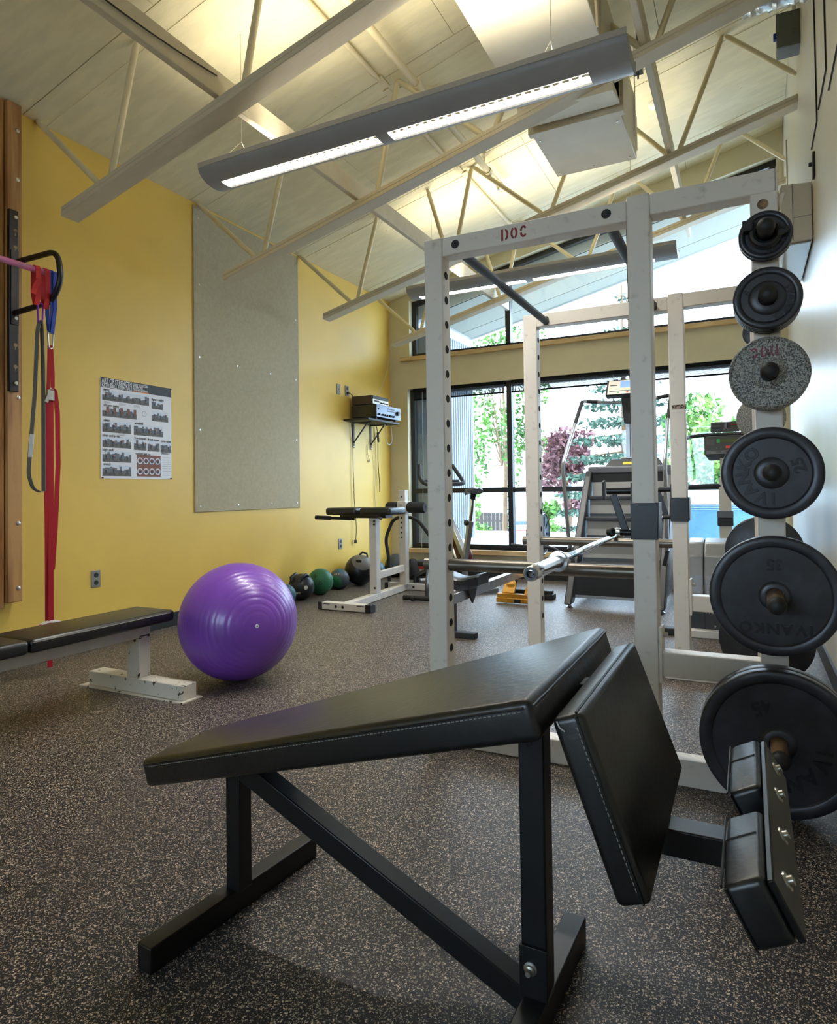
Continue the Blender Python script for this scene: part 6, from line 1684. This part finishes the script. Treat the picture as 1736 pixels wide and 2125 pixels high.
def tree(name, label, x, y, h, w, m, count, size, kind='round'):
    z0 = gz(y)
    t_ = thing(name, label, 'tree' if kind != 'shrub' else 'shrub', (x, y, z0))
    if kind == 'fir':
        trunk = MB().tube([(x, y, z0), (x, y, z0 + h)], [0.22, 0.03], 8)
        cs, rs = [], []
        nl = 16
        for i in range(nl):
            z = z0 + 0.8 + (h - 0.8) * i / nl
            rr = w * (1 - i / nl) + 0.15
            for k in range(7):
                a = 2 * PI * k / 7 + i * 0.7
                cs.append((x + 0.55 * rr * math.cos(a), y + 0.55 * rr * math.sin(a), z - 0.08 * rr)); rs.append((0.5 * rr, 0.5 * rr, 0.10 * h / nl * 2))
                if k % 3 == 0: trunk.tube([(x, y, z + 0.1), (x + 0.8 * rr * math.cos(a), y + 0.8 * rr * math.sin(a), z - 0.1)], [0.05, 0.015], 5)
    elif kind == 'weeping':
        trunk = MB().tube([(x, y, z0), (x + 0.2, y, z0 + h * 0.45), (x, y, z0 + h * 0.9)], [0.14, 0.09, 0.03], 8)
        cs, rs = [], []
        for k in range(34):
            a = random.uniform(0, 2 * PI); q = w * random.uniform(0.15, 1.0); z = z0 + h * random.uniform(0.25, 0.92)
            cs.append((x + q * math.cos(a), y + q * math.sin(a), z)); rs.append((0.28, 0.28, random.uniform(0.7, 1.8)))
            if k % 4 == 0: trunk.tube([(x, y, z0 + h * 0.4), (x + q * 0.6 * math.cos(a), y + q * 0.6 * math.sin(a), z)], [0.04, 0.012], 5)
    else:
        trunk = MB().tube([(x, y, z0), (x + 0.05 * h, y, z0 + h * 0.35), (x, y, z0 + h * 0.75)], [0.05 * h ** 0.6, 0.04 * h ** 0.6, 0.015], 8)
        cs, rs = [], []
        for k in range(20):
            a = random.uniform(0, 2 * PI); q = w * random.uniform(0.0, 0.8); z = z0 + h * random.uniform(0.22 if kind == 'shrub' else 0.38, 0.9)
            cs.append((x + q * math.cos(a), y + q * math.sin(a), z)); rr = w * random.uniform(0.25, 0.45); rs.append((rr, rr, rr * 0.8))
            if k % 5 == 0: trunk.tube([(x + 0.03 * h, y, z0 + h * 0.3), (x + q * 0.7 * math.cos(a), y + q * 0.7 * math.sin(a), z)], [0.035, 0.01], 5)
    trunk.build('trunk', M_bark, t_)
    foliage('foliage', t_, m, leaf_cloud(cs, rs, count, size))
    return t_
tree('weeping_tree', 'tall pale green weeping tree left of the window mullion', -10.2, 29.0, 12.6, 2.1, M_leaf, 3000, 0.13, 'weeping')
tree('plum_tree', 'reddish purple leaved tree beyond the car park', -9.4, 37.0, 8.3, 2.0, M_purpleleaf, 3400, 0.19)
tree('fir_tree', 'large blue green fir tree behind the stair climber', -4.6, 28.5, 12.6, 3.8, M_firleaf, 9000, 0.13, 'fir')
tree('leafy_shrub', 'bright green leafy tree behind the elliptical console', -0.9, 21.5, 5.2, 1.8, M_leaf2, 4200, 0.12)
tree('leafy_shrub', 'bright green leafy tree beside the right window jamb', 3.2, 23.0, 5.4, 1.8, M_leaf2, 3000, 0.12)
tree('green_shrub', 'low dark green shrub before the board fence', -14.0, 35.0, 2.2, 1.3, M_leaf2, 1400, 0.13, 'shrub')
tree('green_shrub', 'low green shrub right of the rowing machine flywheel', -6.7, 24.0, 2.6, 0.9, M_leaf, 1000, 0.11, 'shrub')
# dark fence under the weeping tree: boards are pieces of their own
fn = thing('board_fence', 'dark board fence in the shade beyond the weeping tree', 'fence', (-15.0, 42.0, -3.1))
bd_me = only_mesh(MB().box(-0.14, 0.14, -0.012, 0.012, 0.0, 2.6), 'board', M_fence)
for k in range(16):
    inst(bd_me, 'board', fn, (-19.0 + 0.295 * k, 42.0, -3.08))
for z in (0.6, 2.0):
    MB().box(-19.15, -14.4, 42.015, 42.06, -3.1 + z, -3.0 + z).build('fence_rail', M_fence, fn)
# parked car
CX, CY = -18.3, 57.0
ca = thing('parked_car', 'white car parked outside beyond the kerb wall', 'car', (CX, CY + 0.85, -3.1))
prof = [(-2.1, 0.28), (-2.15, 0.55), (-2.05, 0.80), (-1.25, 0.92), (-0.65, 1.36), (0.75, 1.40), (1.45, 0.98), (2.05, 0.90), (2.15, 0.60), (2.1, 0.28)]
MB().prism(prof, (CX, CY, -3.1), (1, 0, 0), (0, 0, 1), (0, 1.7, 0)).build('body', M_car, ca, bevel=0.06, seg=3)
MB().prism([(-1.05, 0.95), (-0.60, 1.30), (0.70, 1.33), (1.22, 0.98)], (CX, CY - 0.015, -3.1), (1, 0, 0), (0, 0, 1), (0, 1.73, 0)).build('windows', M_carglass, ca)
MB().box(CX - 2.17, CX + 2.17, CY - 0.02, CY + 0.01, -3.1 + 0.44, -3.1 + 0.52).build('side_strip', M_red, ca)
for dx in (-1.35, 1.35):
    for y in (CY - 0.05, CY + 1.55):
        MB().lathe([(0, 0.0), (0.19, 0.0), (0.2, 0.02), (0.31, 0.02), (0.33, 0.05), (0.33, 0.17), (0.31, 0.2), (0, 0.2)], (CX + dx, y, -3.1 + 0.33), (0, 1, 0), 24).build('wheel', M_blackm, ca)
MB().box(CX - 2.20, CX - 2.14, CY + 0.2, CY + 0.5, -3.1 + 0.5, -3.1 + 0.64).build('lamp', M_label, ca)
# house far behind, and the blue bin
ho = thing('house', 'pale house with a low grey roof behind the fir tree', 'house', (-9.5, 52, -3.1))
MB().box(-14.5, -4.0, 50, 58, -3.1, 2.4).build('wall', M_house, ho)
MB().prism([(-15.2, 2.35), (-3.3, 2.35), (-5.3, 4.3), (-13.2, 4.3)], (0, 49.2, 0), (1, 0, 0), (0, 0, 1), (0, 9.6, 0)).build('roof', M_roofing, ho)
for x in (-12.5, -9.4, -6.6):
    wn_ = MB().box(x - 0.55, x + 0.55, 49.94, 50.0, 0.3, 1.5).build('window_frame', M_fascia, ho)
    MB().box(x - 0.47, x + 0.47, 49.93, 49.95, 0.38, 1.42).build('pane', M_carglass, wn_)
bn = thing('waste_bin', 'large sky blue waste container close outside the window', 'container', (-0.6, 9.6, -0.06))
MB().prism([(9.10, 0.02), (10.6, 0.02), (10.75, 0.66), (10.3, 0.80), (9.06, 0.80)], (-1.36, 0, 0), (0, 1, 0), (0, 0, 1), (1.50, 0, 0)).build('body', M_bin, bn, bevel=0.02, seg=2)
MB().hexa([(-1.40, 9.02, 0.80), (0.18, 9.02, 0.80), (-1.40, 10.4, 0.88), (0.18, 10.4, 0.88), (-1.40, 9.06, 0.83), (0.18, 9.06, 0.83), (-1.40, 10.4, 1.00), (0.18, 10.4, 1.00)]).build('lid', M_binlid, bn, bevel=0.008, seg=2)
for k in range(3):
    MB().box(-1.37, 0.15, 9.048, 9.062, 0.735 + 0.022 * k, 0.745 + 0.022 * k).build('rim_line', M_binlid, bn)
MB().box(-0.52, -0.37, 9.088, 9.10, 0.59, 0.63).build('label', M_ink, bn)
for x in (-1.25, 0.03):
    MB().lathe([(0, 0), (0.07, 0), (0.08, 0.01), (0.08, 0.04), (0.07, 0.05), (0, 0.05)], (x, 9.3, 0.02), (1, 0, 0), 16).build('wheel', M_blackm, bn)
